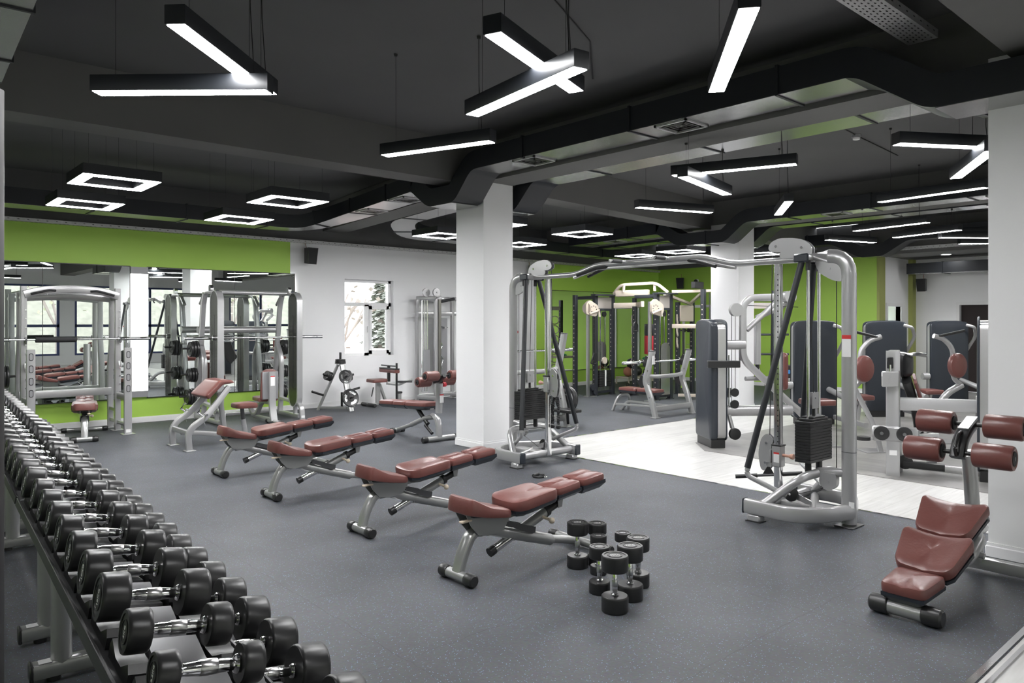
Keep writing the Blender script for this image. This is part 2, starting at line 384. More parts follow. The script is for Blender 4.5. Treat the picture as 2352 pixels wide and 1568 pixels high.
# front of glass behind the camera
b = B(); b.box(-3, -6.6, 0, 19.3, -6.5, .35); b.box(-3, -6.6, 3.0, 19.3, -6.5, ZC)
for x in (-3, .9, 5.93, 11.8, 17.9): b.box(x, -6.62, .35, x+.5, -6.48, 3.0)
struct(b, 'wall_front', WALLW)
for i, (x0, x1) in enumerate(((-2.5, .9), (1.4, 5.93), (6.43, 11.8), (12.3, 17.9))):
    b = B(); b.box(x0, -6.6, 1.42, x1, -6.52, 1.52); b.box(x0, -6.6, .35, x1, -6.52, .42); b.box(x0, -6.6, 2.93, x1, -6.52, 3.0)
    n = 4 if i else 3
    for k in range(n+1):
        x = x0+(x1-x0-.08)*k/n; b.box(x, -6.6, .42, x+.08, -6.52, 2.93)
    o = struct(b, 'window_%d' % (i+2), BLUE)
    b = B(); b.box(x0, -6.565, .42, x1, -6.555, 2.93); struct(b, 'pane', GLASS, o)
# small window in the back wall
yw = wy(7.7)
b = B(); f = .055
b.box(WX0, yw+.12, WZ0, WX0+f, yw+.18, WZ1); b.box(WX1-f, yw+.12, WZ0, WX1, yw+.18, WZ1); b.box(WX0, yw+.12, WZ0, WX1, yw+.18, WZ0+f)
b.box(WX0, yw+.12, WZ1-f, WX1, yw+.18, WZ1); b.box(WX0, yw+.12, 1.92, WX1, yw+.18, 1.99); b.box(7.67, yw+.12, WZ0, 7.77, yw+.18, 1.95)
b.box(7.77, yw+.10, WZ0+.03, 7.83, yw+.16, 1.93); b.box(WX1-.11, yw+.10, WZ0+.03, WX1-.05, yw+.16, 1.93); b.box(7.77, yw+.10, WZ0+.03, WX1-.05, yw+.16, WZ0+.1); b.box(7.77, yw+.10, 1.86, WX1-.05, yw+.16, 1.93)
wo = struct(b, 'window_1', TRIM)
b = B(); b.box(WX0+.03, yw+.145, WZ0+.03, WX1-.03, yw+.15, WZ1-.03); struct(b, 'pane', GLASS, wo)
b = B(); b.box(7.73, yw+.085, 1.4, 7.75, yw+.12, 1.52, .004); struct(b, 'handle', TRIM, wo)
# skirting
b = B()
for x0, x1, dd in ((-3, 6.03, .012), (6.03, 12.32, 0), (12.32, 17.25, 0)):
    for z0, z1, d in ((0, .075, .018), (.075, .09, .01)):
        b.add([(x0, wy(x0)-d-dd, z0), (x1, wy(x1)-d-dd, z0), (x1, wy(x1)-d-dd, z1), (x0, wy(x0)-d-dd, z1), (x0, wy(x0), z0), (x1, wy(x1), z0), (x1, wy(x1), z1), (x0, wy(x0), z1)],
              [(0, 1, 2, 3), (5, 4, 7, 6), (0, 4, 5, 1), (1, 5, 6, 2), (2, 6, 7, 3), (3, 7, 4, 0)])
struct(b, 'baseboard_back', TRIM)
b = B(); b.box(17.232, 7.02, 0, 17.25, 13.1, .09); struct(b, 'baseboard_right', TRIM)
# columns with skirting
for x0, y0, x1, y1 in ((5.94, 7.19, 6.43, 7.75), (5.82, 1.09, 6.42, 1.63), (12.0, 7.3, 12.52, 7.88), (12.0, 1.0, 12.5, 1.6), (-.1, 7.3, .4, 7.8)):
    if x0 < 0: continue
    b = B(); b.box(x0, y0, 0, x1, y1, 3.4); b.box(x0-.015, y0-.015, 0, x1+.015, y1+.015, .08, .006); b.box(x0-.008, y0-.008, .08, x1+.008, y1+.008, .1)
    struct(b, 'column', WALLW)
# doors
def door(n, T, wdt, hgt, swing=0):
    b = B(); b.M = T
    for x in (-.07, wdt): b.box(x, -.03, 0, x+.07, .12, hgt+.07)
    b.box(0, -.03, hgt, wdt, .12, hgt+.07)
    o = struct(b, 'door_%d' % n, TRIM); b = B()
    b.M = T @ Matrix.Translation((0, .05, 0)) @ Matrix.Rotation(swing, 4, 'Z')
    b.box(.005, 0, .01, wdt-.005, .04, hgt-.005)
    for z0, z1 in ((.15, .75), (.85, 1.2), (1.3, hgt-.15)): b.box(.12, -.006, z0, wdt-.12, .0, z1, .004)
    l = struct(b, 'leaf', TRIM, o); b = B(); b.M = T @ Matrix.Translation((0, .05, 0)) @ Matrix.Rotation(swing, 4, 'Z')
    b.tube([(.07, -.01, 1.0), (.07, -.06, 1.0), (.18, -.06, 1.0)], .009); b.box(.05, -.012, .92, .09, 0, 1.08); struct(b, 'handle', STEEL, l)
door(1, Matrix.Translation((17.25, 12.15, 0)) @ Matrix.Rotation(R(-90), 4, 'Z'), .8, 2.0)
door(2, Matrix.Translation((17.75, 7.0, 0)), .77, 1.97, R(55))
b = B(); b.box(19.17, 5.23, 0, 19.21, 5.3, 2.07); b.box(19.17, 5.95, 0, 19.21, 6.02, 2.07); b.box(19.17, 5.3, 2.0, 19.21, 5.95, 2.07); struct(b, 'door_3', TRIM)
# beams
b = B(); b.box(5.96, -6.5, 3.365, 6.42, 7.6, ZC); struct(b, 'beam', BEAM); b = B()
dr = Vector((.139, .99, 0)); p0 = Vector((6.19, 7.4, 0)); p1 = p0+dr*6.0
b.sweep([p0+Vector((0, 0, 3.58)), p1+Vector((0, 0, 3.58))], rrect(.46, .5)); struct(b, 'beam', BEAM)
b = B(); b.box(-3, 7.28, 3.33, 6.2, 7.66, ZC); struct(b, 'beam', BEAM); b = B(); b.sweep([(6.1, 7.47, 3.585), (17.3, 8.6, 3.585)], rrect(.38, .51)); struct(b, 'beam', BEAM)
b = B(); b.box(-3, 1.0, 3.33, 17.2, 1.46, ZC); struct(b, 'beam', BEAM)
b = B(); b.box(12.05, -6.5, 3.35, 12.5, 7.9, ZC); struct(b, 'beam', BEAM)
b = B(); b.sweep([(12.28, 7.7, 3.6), (13.0, 13.2, 3.6)], rrect(.45, .5)); struct(b, 'beam', BEAM)
# mirrors on the green wall with the lit panel between them
def mirror(x0, x1, z0, z1, seams, label, glow=0):
    ym = wy((x0+x1)/2)-.03
    o = thing('wall_mirror', label, 'mirror', ((x0+x1)/2, ym, z0), 0, None); cx = (x0+x1)/2
    b = B(); b.box(x0-cx, -.006, 0, x1-cx, 0, z1-z0); b.build('mirror_glass', MIRROR, o)
    b = B(); t = .012
    b.box(x0-cx-t, -.01, -t, x1-cx+t, .02, 0); b.box(x0-cx-t, -.01, z1-z0, x1-cx+t, .02, z1-z0+t); b.box(x0-cx-t, -.01, 0, x0-cx, .02, z1-z0); b.box(x1-cx, -.01, 0, x1-cx+t, .02, z1-z0)
    for sx in seams: b.box(sx-cx-.004, -.0075, 0, sx-cx+.004, -.006, z1-z0)
    b.build('mirror_frame', BLACK, o)
    if glow:
        b = B(); b.box(x1-cx-.03, .012, .02, x1-cx+.006, .022, z1-z0-.02); b.build('glow_strip', LEDS, o)
mirror(-2.6, 3.33, .40, 2.48, (2.15,), 'wide wall mirror left of the lit white panel, behind the squat rack')
mirror(3.60, 6.10, .40, 2.48, (5.0,), 'wall mirror behind the caged bar machine, right of the lit panel', 1)
mirror(12.75, 16.9, .40, 2.38, (14.4,), 'wall mirror on the green wall behind the cream and black cable station')
o = thing('light_panel', 'tall glowing white light panel between the two wall mirrors', 'light panel', (3.465, 12.79, .41))
b = B(); b.box(-.125, -.02, .10, .125, .02, 1.96); b.build('diffuser', PANELLIGHT, o)
for z0, z1 in ((0, .10), (1.96, 2.07)): b = B(); b.box(-.125, -.025, z0, .125, .02, z1); b.build('end_cap', GREYPANEL, o)
# ================================================================== ceiling services
def duct(pts, w, h, label, seams=1.2, fil=.25, vents=(), name='air_duct', group=None):
    """rectangular duct; pts run along the centre of its underside"""
    pts = [Vector(p) for p in pts]
    o = thing(name, label, 'air duct', pts[0], 0, group); q = [p-pts[0] for p in pts]
    b = B(); sec = [(-w/2, 0), (w/2, 0), (w/2, h), (-w/2, h)]
    b.sweep(q, sec, (0, 0, 1), fil, True, 0); b.build('duct_casing', DUCTS, o)
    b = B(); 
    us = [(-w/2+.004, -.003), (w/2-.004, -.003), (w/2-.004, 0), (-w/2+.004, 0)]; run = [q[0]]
    for a, c in list(zip(q, q[1:]))+[(None, None)]:      # the polished underside; steep drops are left dark to paint in their dark reflection
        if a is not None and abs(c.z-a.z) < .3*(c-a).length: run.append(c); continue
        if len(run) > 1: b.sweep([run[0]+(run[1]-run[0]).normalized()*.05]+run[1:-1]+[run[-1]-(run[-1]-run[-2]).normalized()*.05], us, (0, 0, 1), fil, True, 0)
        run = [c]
    L = []
    for a, c in zip(q, q[1:]):
        n = max(1, int((c-a).length/seams))
        for k in range(1, n+1):
            if (c-a).length > .8: L.append((a+(c-a)*(k-.4)/n, (c-a).normalized()))
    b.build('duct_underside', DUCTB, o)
    for p, d in L: b = B(); b.sweep([p-d*.012, p+d*.012], [(-w/2-.012, -.012), (w/2+.012, -.012), (w/2+.012, h+.012), (-w/2-.012, h+.012)]); b.build('duct_flange', DUCTS, o)
    for v in vents:
        v = Vector(v)-pts[0]; b = B(); s = w*.42
        for k, e in enumerate((s, s*.72, s*.5, s*.3)):
            for x0, y0, x1, y1 in ((-e, -e, e, -e+.022), (-e, e-.022, e, e), (-e, -e, -e+.022, e), (e-.022, -e, e, e)): b.box(v.x+x0, v.y+y0, v.z-.018+.003*k, v.x+x1, v.y+y1, v.z-.004, mi=1 if k else 0)
        b.box(v.x-s*.9, v.y-s*.9, v.z-.006, v.x+s*.9, v.y+s*.9, v.z-.002, mi=1)
        b.build('vent_grille', [GALV, BLACK], o)
    return o
duct([(5.69, 8.15, 3.32), (5.69, 7.75, 3.06), (5.69, 7.2, 3.06), (5.69, 6.87, 3.40), (5.69, 2.4, 3.40), (5.69, 1.9, 3.05), (5.69, .6, 3.05)], .42, .22, 'long dark air duct with shiny underside dipping beside the nearest white column', vents=((5.69, 6.0, 3.40), (5.69, 4.05, 3.40)), fil=.10)
duct([(5.75, 8.16, 3.32), (6.17, 10.9, 3.32), (5.7, 11.6, 3.13), (-2.9, 11.6, 3.12)], .45, .21, 'dark air duct turning left to run above the green mirror wall', vents=((5.84, 8.75, 3.32), (6.04, 10.0, 3.32)), fil=.4)
duct([(6.72, 8.2, 3.34), (6.72, 7.9, 3.06), (6.72, 7.25, 3.06), (6.72, 6.9, 3.40), (6.72, 2.2, 3.40), (6.72, 1.6, 3.05), (6.72, .6, 3.05)], .42, .22, 'dark air duct on the far side of the grey beam, dipping behind the nearest column', fil=.10)
duct([(6.79, 8.21, 3.34), (7.2, 11.0, 3.34), (7.9, 11.75, 3.2), (16.3, 12.15, 3.15)], .43, .21, 'dark air duct turning right above the white window wall', fil=.4)
duct([(11.75, 8.8, 3.3), (11.75, 8.3, 3.02), (11.75, 7.3, 3.02), (11.75, 6.9, 3.33), (11.75, -1, 3.33)], .42, .22, 'dark air duct dipping beside the second white column', vents=((11.75, 5.4, 3.33), (11.75, 3.1, 3.33)), fil=.10)
duct([(11.85, 8.85, 3.3), (12.18, 11.5, 3.3)], .42, .22, 'short dark air duct behind the second column near the back wall', vents=((12.0, 10.2, 3.3),))
duct([(12.75, 8.8, 3.3), (12.75, 8.3, 3.02), (12.75, 7.4, 3.02), (12.75, 7.0, 3.34), (12.75, -1, 3.34)], .4, .22, 'dark air duct beyond the second beam, dipping behind the second column', fil=.10)
duct([(12.85, 8.85, 3.3), (13.17, 11.5, 3.3)], .4, .22, 'short dark air duct with green sheen right of the second beam at the back')
duct([(16.7, 12.0, 3.35), (16.7, 7.7, 3.35), (16.7, 7.1, 3.02), (16.7, 6.6, 3.02), (16.7, 6.1, 3.32), (16.7, -1, 3.32)], .4, .24, 'dark air duct dropping in front of the far green wall', fil=.10)
duct([(.33, 6.4, 3.3), (.25, 4.4, 3.3), (.1, -1, 3.3)], .98, .3, 'broad grey air duct at the upper left corner above the dumbbell rack', seams=.75, fil=0)
duct([(18.6, 6.8, 2.72), (18.6, -2, 2.72)], .5, .24, 'dark duct under the low ceiling in front of the white far wall')
# cable trays
def tray(pts, w, h, label, holes=None):
    pts = [Vector(p) for p in pts]; o = thing('cable_tray', label, 'cable tray', pts[0]); q = [p-pts[0] for p in pts]; t = .004
    b = B()
    b.sweep(q, [(-w/2, 0), (w/2, 0), (w/2, h), (w/2-t, h), (w/2-t, t), (-w/2+t, t), (-w/2+t, h), (-w/2, h)]); b.build('tray_channel', GALV, o)
    b = B(); d = (q[1]-q[0]); Ln = d.length; d.normalize(); sd = d.cross(Vector((0, 0, 1)))
    k = 0; x = .05
    while x < Ln-.03:
        for j in range(holes or 0):
            c = q[0]+d*(x+(.03 if j % 2 else 0))+sd*(w*(-.36+.72*j/max(1, holes-1))); b.sweep([c-d*.011, c+d*.011], [(-.004, -.0012), (.004, -.0012), (.004, .001), (-.004, .001)])
        for sgn in (-1, 1):
            if k % 2 == 0:
                c = q[0]+d*x+sd*(sgn*w/2); b.sweep([c-d*.012+Vector((0, 0, h*.55)), c+d*.012+Vector((0, 0, h*.55))], [(-.0012, -.004), (.0012, -.004), (.0012, .004), (-.0012, .004)])
        x += .06; k += 1
    b.build('slot', BLACK, o)['kind'] = 'stuff'; return o
tray([(1.9, 2.02, 3.61), (5.75, 2.02, 3.61)], .2, .06, 'wide perforated galvanised cable tray overhead at the upper right', 6)
tray([(-2.9, 12.72, 3.06), (9.9, 12.79, 3.06)], .1, .05, 'galvanised cable tray along the top of the mirror wall', 2)
tray([(9.95, 12.79, 3.04), (17.1, 12.93, 3.0)], .1, .05, 'galvanised cable tray along the top of the back wall behind the columns', 2)
tray([(17.0, 7.0, 3.16), (17.0, -1.0, 3.16)], .1, .06, 'galvanised cable tray along the edge of the low ceiling at the far right', 2)
# linear lamps
FW, FH = .105, .095
def zceil(x, y):
    """underside of whatever hangs above a point: ducts, beams or the slab"""
    for x0, x1, z in ((5.46, 5.92, 3.40), (5.94, 6.44, 3.365), (6.49, 6.95, 3.40), (11.52, 11.98, 3.33), (12.03, 12.52, 3.35), (12.53, 12.97, 3.34)):
        if x0 < x < x1 and y < 8.2: return z-(.34 if y > 7 and z in (3.40, 3.33, 3.34) else 0)
    if x < 6.4 and 7.26 < y < 7.68 or x > 6.4 and abs(y-7.47-(x-6.1)*.101) < .22: return 3.33
    if y > 7.6:
        for xc, k, y0, z in ((6.19, .139, 7.4, 3.33), (5.75, .139, 8.1, 3.32), (6.79, .139, 8.2, 3.34), (12.28, .131, 7.7, 3.35), (11.85, .12, 8.8, 3.30), (12.85, .12, 8.8, 3.30)):
            if abs(x-xc-k*(y-y0)) < .26 and y < 11.6: return z
    return ZC
def lamp_bar(par, a, c, h, wires=(.12, .88), name=None):
    a = Vector((a[0], a[1], 0)); c = Vector((c[0], c[1], 0)); d = (c-a).normalized()
    P = par.location if par else None
    a3 = Vector((a.x, a.y, h))-P; c3 = Vector((c.x, c.y, h))-P
    b = B(); b.sweep([a3+Vector((0, 0, FH/2)), c3+Vector((0, 0, FH/2))], rrect(FW, FH, .004)); hb = b.build('lamp_housing', LAMPBLACK, par)
    b = B(); b.sweep([a3+d*.012+Vector((0, 0, 0)), c3-d*.012+Vector((0, 0, 0))], rrect(FW-.012, .004)); b.build('lamp_diffuser', DIFF, hb if name else par)
    for s in wires:
        p = a3+(c3-a3)*s; zt = zceil(p.x+P.x, p.y+P.y)-h-.004; b = B(); b.tube([p+Vector((0, 0, FH*.5)), p+Vector((0, 0, FH)), p+Vector((0, 0, zt))], .0016, 6); b.lathe([(.012, 0), (.016, .02)], p+Vector((0, 0, zt-.02)), (0, 0, 1), 8); b.tube([p+Vector((.0, 0, zt-.01)), p+Vector((.012, .012, zt*.55)), p+Vector((.03, 0, FH))], .003, 6) if s > .5 else None
        b.build('suspension_wire', WIRE, par)
def mid(a, c): return ((a[0]+c[0])/2, (a[1]+c[1])/2)
def lamp_single(a, c, h, label):
    m = mid(a, c); o = thing('linear_lamp', label, 'ceiling lamp', (m[0], m[1], h)); lamp_bar(o, a, c, h); return o
def lamp_pair(b1, b2, h1, h2, label):
    m = mid(*b2); o = thing('linear_lamp', label, 'ceiling lamp', (m[0], m[1], h2))
    lamp_bar(o, *b1, h1, name=1); lamp_bar(o, *b2, h2, name=1); return o
lamp_pair(((1.186, 3.79), (2.011, 4.572)), ((1.088, 4.912), (1.85, 4.20)), 3.05, 2.95, 'V-shaped pair of black linear lamps at the upper left')
lamp_pair(((2.412, 2.853), (3.432, 3.231)), ((3.045, 3.81), (2.905, 2.70)), 3.05, 2.95, 'X-shaped crossed pair of black linear lamps at top centre')
lamp_single((3.37, 5.40), (3.73, 4.40), 3.0, 'single linear lamp below the crossed pair, in front of the grey beam')
lamp_single((4.088, 2.646), (3.1, 1.83), 3.05, 'large single linear lamp at the top, left of the perforated cable tray')
lamp_pair(((6.366, 2.443), (7.30, 1.85)), ((7.77, 2.445), (6.72, 1.857)), 3.05, 2.95, 'angled pair of linear lamps against the right column')
lamp_pair(((6.1, 4.45), (6.498, 3.351)), ((5.774, 4.097), (6.961, 4.369)), 3.05, 2.95, 'V-shaped pair of linear lamps beyond the grey beam and ducts')
lamp_single((9.057, 4.934), (8.128, 4.293), 3.0, 'short foreshortened linear lamp above the tall cable tower')
lamp_single((8.991, 3.635), (8.83, 2.482), 3.0, 'long linear lamp just left of the right column')
lamp_single((11.551, 5.042), (11.314, 3.897), 3.0, 'thin distant linear lamp above the low ceiling edge, upper of the far group')
lamp_single((12.933, 4.989), (12.591, 3.893), 3.0, 'thin distant linear lamp, second of the far group above the low ceiling')
lamp_pair(((13.5, 4.4), (13.9, 3.45)), ((13.012, 4.322), (13.80, 3.70)), 3.05, 2.95, 'angled pair of distant linear lamps beside the right column edge')
lamp_single((12.418, 5.884), (13.495, 5.527), 3.0, 'thin distant linear lamp sloping down right, above the bent duct of the green wall')
lamp_single((7.177, 5.762), (8.25, 5.41), 3.0, 'linear lamp hanging left of the second column, in front of the cross beam')
for a, c in (((1.0, .2), (2.0, -.4)), ((3.0, -2.2), (4.1, -2.4)), ((-1.2, 3.2), (-.4, 4.0)), ((8.5, -1), (9.3, -1.8)), ((-1.5, 8), (-.6, 8.6)), ((9.2, .4), (10.2, .1)), ((14.2, .5), (14.9, -.4)), ((14.8, 4.6), (15.6, 3.8))):  # extra lamps added to light the rest of the room
    m = mid(a, c); lamp_single(a, c, 3.0, 'black linear lamp added behind the camera or beyond the frame')['group'] = 'added linear lamps outside the view'
# square ring lamps
def ring_lamp():
    o = thing('ring_lamp', '-', 'ceiling lamp'); s = .34; wd = .115; b = B(); e = .0
    def fr(b, s0, s1, z0, z1):
        for x0, y0, x1, y1 in ((-s0, -s0, s0, -s1), (-s0, s1, s0, s0), (-s0, -s1, -s1, s1), (s1, -s1, s0, s1)): b.box(x0, y0, z0, x1, y1, z1)
    fr(b, s, s-wd, .004, .1); b.build('lamp_housing', LAMPBLACK, o)
    b = B(); fr(b, s-.008, s-wd+.008, 0, .005); b.build('lamp_diffuser', DIFF, o)
    for x in (-1, 1):
        for y in (-1, 1):
            b = B(); p = Vector((x*(s-.06), y*(s-.06), .1)); b.tube([p, p+Vector((0, 0, ZC-2.95-.104))], .0014, 6); b.build('suspension_wire', WIRE, o)
    return o
rl = ring_lamp()
for i, (x, y, l) in enumerate(((1.93, 7.96, 'square ring lamp, upper left one of the four by the mirror wall'), (2.04, 9.66, 'square ring lamp, lower left one of the four by the mirror wall'),
        (3.70, 7.94, 'square ring lamp, upper right one of the four, below a smoke detector'), (3.86, 9.74, 'square ring lamp, lower right one of the four by the mirror wall'),
        (6.95, 9.43, 'square ring lamp partly hidden behind the left edge of the nearest column'), (6.72, 7.62+.3, 'square ring lamp peeking out right of the nearest column, upper one'),
        (8.75, 9.6, 'square ring lamp right of the nearest column, lower one'), (8.43, 7.82, 'square ring lamp hanging between the two columns, left of the dark duct'),
        (12.02, 9.62, 'square ring lamp over the cream cable station'), (11.93, 8.1+.4, 'square ring lamp partly hidden left of the second column'), (13.55, 7.75, 'square ring lamp peeking out right of the second column'))):
    q = place(rl, i, (x, y, 2.95), 0 if i < 6 else R(3), l, 'square ring lamps')
    zs = min(zceil(x+dx, y+dy) for dx in (-.28, .28) for dy in (-.28, .28))
    if zs < ZC:
        for c in q.children:
            if 'wire' in c.name: c.scale.z = (zs-2.95)/(ZC-2.95)
o = thing('downlight', 'round recessed downlight in the low ceiling at the far right', 'downlight', (18.0, 5.85, 3.095))
b = B(); b.torus((0, 0, 0), (0, 0, 1), .1, .012, 24, 6); b.build('trim_ring', TRIM, o); b = B(); b.lathe([(.09, -.004), (.09, .004)]); b.build('lens', DIFF, o)
# wall speakers
def speaker():
    o = thing('wall_speaker', '-', 'speaker'); b = B()
    pr = [(-.105, .0), (.105, .0), (.105, .30), (-.105, .30)]
    vs = [(-.085, -.13, 0), (.085, -.13, 0), (.075, .02, .02), (-.075, .02, .02), (-.105, -.16, .30), (.105, -.16, .30), (.075, .02, .30), (-.075, .02, .30)]
    b.add(vs, [(0, 3, 2, 1), (4, 5, 6, 7), (0, 1, 5, 4), (1, 2, 6, 5), (2, 3, 7, 6), (3, 0, 4, 7)]); b.build('cabinet', BLACK, o)
    b = B(); b.add([(-.08, -.134, .012), (.08, -.134, .012), (.097, -.1605, .285), (-.097, -.1605, .285), (-.08, -.13, .012), (.08, -.13, .012), (.097, -.156, .285), (-.097, -.156, .285)], [(0, 1, 2, 3), (0, 4, 5, 1), (1, 5, 6, 2), (2, 6, 7, 3), (3, 7, 4, 0)]); b.build('grille', FOAM, o)
    b = B(); b.bar([(0, .02, .15), (0, .10, .15)], .04, .06); b.build('bracket', BLACK, o)
    b = B(); b.tube([(0, .05, .29), (-.01, .07, .36), (-.02, .09, .42)], .005, 6); b.build('cable', PINK, o); return o
sp = speaker()
for i, (x, y, z, rz, l) in enumerate(((6.34, 12.74, 2.665, R(8), 'black wall speaker right of the green field over the mirror'), (12.1, 12.86, 2.64, R(-5), 'black wall speaker just right of the nearest column, beside the green back wall'),
        (17.14, 12.2, 2.52, R(-70), 'black wall speaker on the green wall in the far corner, beside the dome camera'), (17.13, 7.9, 2.66, R(-78), 'black wall speaker on the far green wall right of the tall cable tower'),
        (19.08, 6.7, 2.33, R(-90), 'black wall speaker on the white far wall under the dark duct'))):
    place(sp, i, (x, y, z), rz, l, 'black wall speakers')
o = thing('security_camera', 'small white dome camera on the green wall beside the corner speaker', 'camera', (17.2, 11.75, 2.72), R(-90))
b = B(); b.lathe([(.055, 0), (.055, .03), (.05, .04)], (0, .04, 0), (0, -1, 0)); b.build('mount', CAMW, o); b = B(); b.ball((0, -.03, 0), .05); b.build('dome', BLACK, o)
def detector(x, y, l):
    o = thing('smoke_detector', l, 'smoke detector', (x, y, ZC)); b = B(); b.lathe([(.055, 0), (.055, -.03), (.045, -.035)]); b.build('base', GREYPANEL, o)
    b = B(); b.lathe([(.04, -.035), (.04, -.055), (.02, -.062)]); b.build('sensor_head', WHITE, o)
detector(1.72, 8.9, 'smoke detector on the dark ceiling above the left ring lamps'); detector(4.62, 8.35, 'smoke detector on the dark ceiling above the right ring lamps')
detector(8.3, 9.3, 'smoke detector on the ceiling right of the nearest column'); detector(9.0, 3.9, 'smoke detector on the ceiling at the right, above the V-shaped lamps')
def conduit(pts, l):
    o = B().tube(pts, .006, 6).build('ceiling_cable', WIRE); tag(o, l, 'cable')
conduit([(-.4, 8.9, ZC-.008), (1.72, 8.9, ZC-.008), (4.62, 8.35, ZC-.008), (5.5, 8.2, ZC-.008)], 'thin dark cable along the ceiling linking the left smoke detectors')
conduit([(1.1, 1.9, ZC-.008), (2.9, 3.3, ZC-.008), (4.4, 4.0, ZC-.008), (5.1, 4.6, ZC-.008)], 'thin dark cable on the ceiling above the crossed lamps')
conduit([(6.9, 3.7, ZC-.008), (9.0, 3.9, ZC-.008), (10.5, 4.0, ZC-.008)], 'thin dark cable on the ceiling to the right smoke detector')
conduit([(1.25, 5.6, ZC-.02), (.7, 6.0, ZC-.02)], 'short dark cable on the ceiling beside the broad grey duct')
# ================================================================== dumbbells and their racks
def dumbbell_mesh(D, Lh, G, txt=None):
    """rubber dumbbell lying along x: head diameter, head length, grip length"""
    o = thing('dumbbell', '-', 'dumbbell'); r = D/2; n = 28
    for sg in (-1, 1):
        b = B(); x0 = sg*G/2; ax = (sg, 0, 0)
        b.lathe([(r*.93, 0), (r*.985, .004), (r, .011), (r, Lh-.010), (r*.985, Lh-.004), (r*.94, Lh), (r*.80, Lh), (r*.78, Lh-.003), (r*.56, Lh-.003), (r*.54, Lh), (r*.5, Lh), (r*.48, Lh-.002), (.001, Lh-.002)], (x0, 0, 0), ax, n)
        if txt:
            fx = x0+sg*(Lh-.002)
            text_to(b, txt, r*.30, (fx+sg*.0004, 0, 0), (0, 0, 1), (0, -sg, 0), 1, .0006)
        b.build('head', [RUBBER, WHITE], o)
    b = B(); g = .0145
    b.lathe([(g*1.35, 0), (g*1.5, .004), (g*1.35, .009), (g*.95, .012), (g*.95, .02), (g*1.0, .022), (g*1.16, G*.42), (g*1.2, G*.5), (g*1.16, G*.58), (g*1.0, G-.022), (g*.95, G-.02), (g*.95, G-.012), (g*1.35, G-.009), (g*1.5, G-.004), (g*1.35, G)], (-G/2, 0, 0), (1, 0, 0), 16)
    h = b.build('grip', CHROME, o)
    b = B(); b.lathe([(g*1.155, G*.36), (g*1.185, G*.365), (g*1.235, G*.5), (g*1.185, G*.635), (g*1.155, G*.64)], (-G/2, 0, 0), (1, 0, 0), 16); b.build('knurling', STEEL, h)
    return o
DB = {k: dumbbell_mesh(*v) for k, v in {'xs': (.092, .048, .135, '2.5KG'), 's': (.106, .055, .135, '5KG'), 'm': (.126, .070, .135, '10KG'), 'l': (.138, .080, .135, '15KG'), 'xl': (.150, .088, .135, '20KG')}.items()}
DBR = {'xs': .046, 's': .053, 'm': .063, 'l': .069, 'xl': .075}
DBU = {k: 0 for k in DB}
def put_db(k, loc, rot, label, group):
    o = DB[k] if not DBU[k] else copy_tree(DB[k]); DBU[k] = 1
    o.location = loc; o.rotation_euler = rot; o['label'] = label; o['group'] = group; return o
RZ = -R(3.55); TILT = R(9)
def rk(y, dx): return Vector((.595+.062*(y-1.68)+dx, y, 0))
def saddle(b, c, r, hw):
    """a pair of moulded cradles under one dumbbell; c is the dumbbell's axis centre in rack space"""
def make_rack(y0, y1, label, ys_top, ys_low):
    """three-leg tier rack; local y runs along the rack, x towards the aisle"""
    base = rk(y0, 0); o = thing('dumbbell_rack', label, 'dumbbell rack', base, RZ); L = (y1-y0)/math.cos(RZ)
    ct, st = math.cos(TILT), math.sin(TILT)
    for z, dx, nm in ((.752, 0, 'upper_shelf'), (.445, .315, 'lower_shelf')):
        b = B(); T = Matrix.Translation((dx, 0, z)) @ Matrix.Rotation(TILT, 4, 'Y'); b.M = T
        b.box(-.162, 0, -.012, .162, L, 0, .003); b.box(-.168, 0, -.02, -.158, L, .016, .002); b.box(.158, 0, -.02, .168, L, .010, .002)
        b.box(-.05, .02, 0, .06, L-.02, .008, .002)
        sh = b.build(nm, SHELF, o)
        for y, rad in (ys_top if dx == 0 else ys_low):
            ly = (y-y0)/math.cos(RZ); b = B(); b.M = T
            for x0, x1 in ((-.138, -.072), (.072, .138)):
                pr = [(-.105, 0), (.105, 0), (.105, .03), (.09, .048), (.03, .022), (-.03, .022), (-.09, .048), (-.105, .03)]
                b.plate(pr, ((x0+x1)/2, ly, .0), (0, 1, 0), (0, 0, 1), x1-x0)
            b.plate([(-.1, 0), (.1, 0), (.085, .034), (-.02, .012), (-.085, .018)], (0, ly, .006), (0, 1, 0), (0, 0, 1), .12, 1)
            b.build('saddle', [BLACK, DSTEEL], sh)
    for ly in (.26, L-.20):
        b = B(); b.sweep([(-.01, ly, .05), (-.01, ly, .74)], [(c*1.1, d*1.25) for c, d in circ(.034, 16)], (1, 0, 0))
        b.bar([(-.01, ly, .40), (.18, ly, .41), (.32, ly, .42)], .05, .04, .006); b.build('upright', SILVER, o)
        b = B(); b.bar([(-.12, ly, .055), (.52, ly, .055)], .075, .07, .014); f = b.build('foot', SILVER, o)
        b = B(); b.box(-.135, ly-.04, .015, -.118, ly+.04, .092, .006); b.box(.518, ly-.04, .015, .535, ly+.04, .092, .006); b.cyl((-.04, ly, 0), (-.04, ly, .02), .03, 16); b.cyl((.44, ly, 0), (.44, ly, .02), .03, 16); b.build('end_cap', RUBBER, f)
        b = B(); b.box(-.10, ly-.03, .0905, -.05, ly+.02, .0915); b.build('sticker', WHITE, f)
    return o
tops = [1.677+.2515*k for k in range(31)]; lows = [1.87+.249*k for k in range(29)]
def ktop(i): return 'xs' if i == 0 else 's' if i == 1 else 'm' if i < 9 else 'l' if i < 16 else 'xl'
def klow(i): return 'xl'
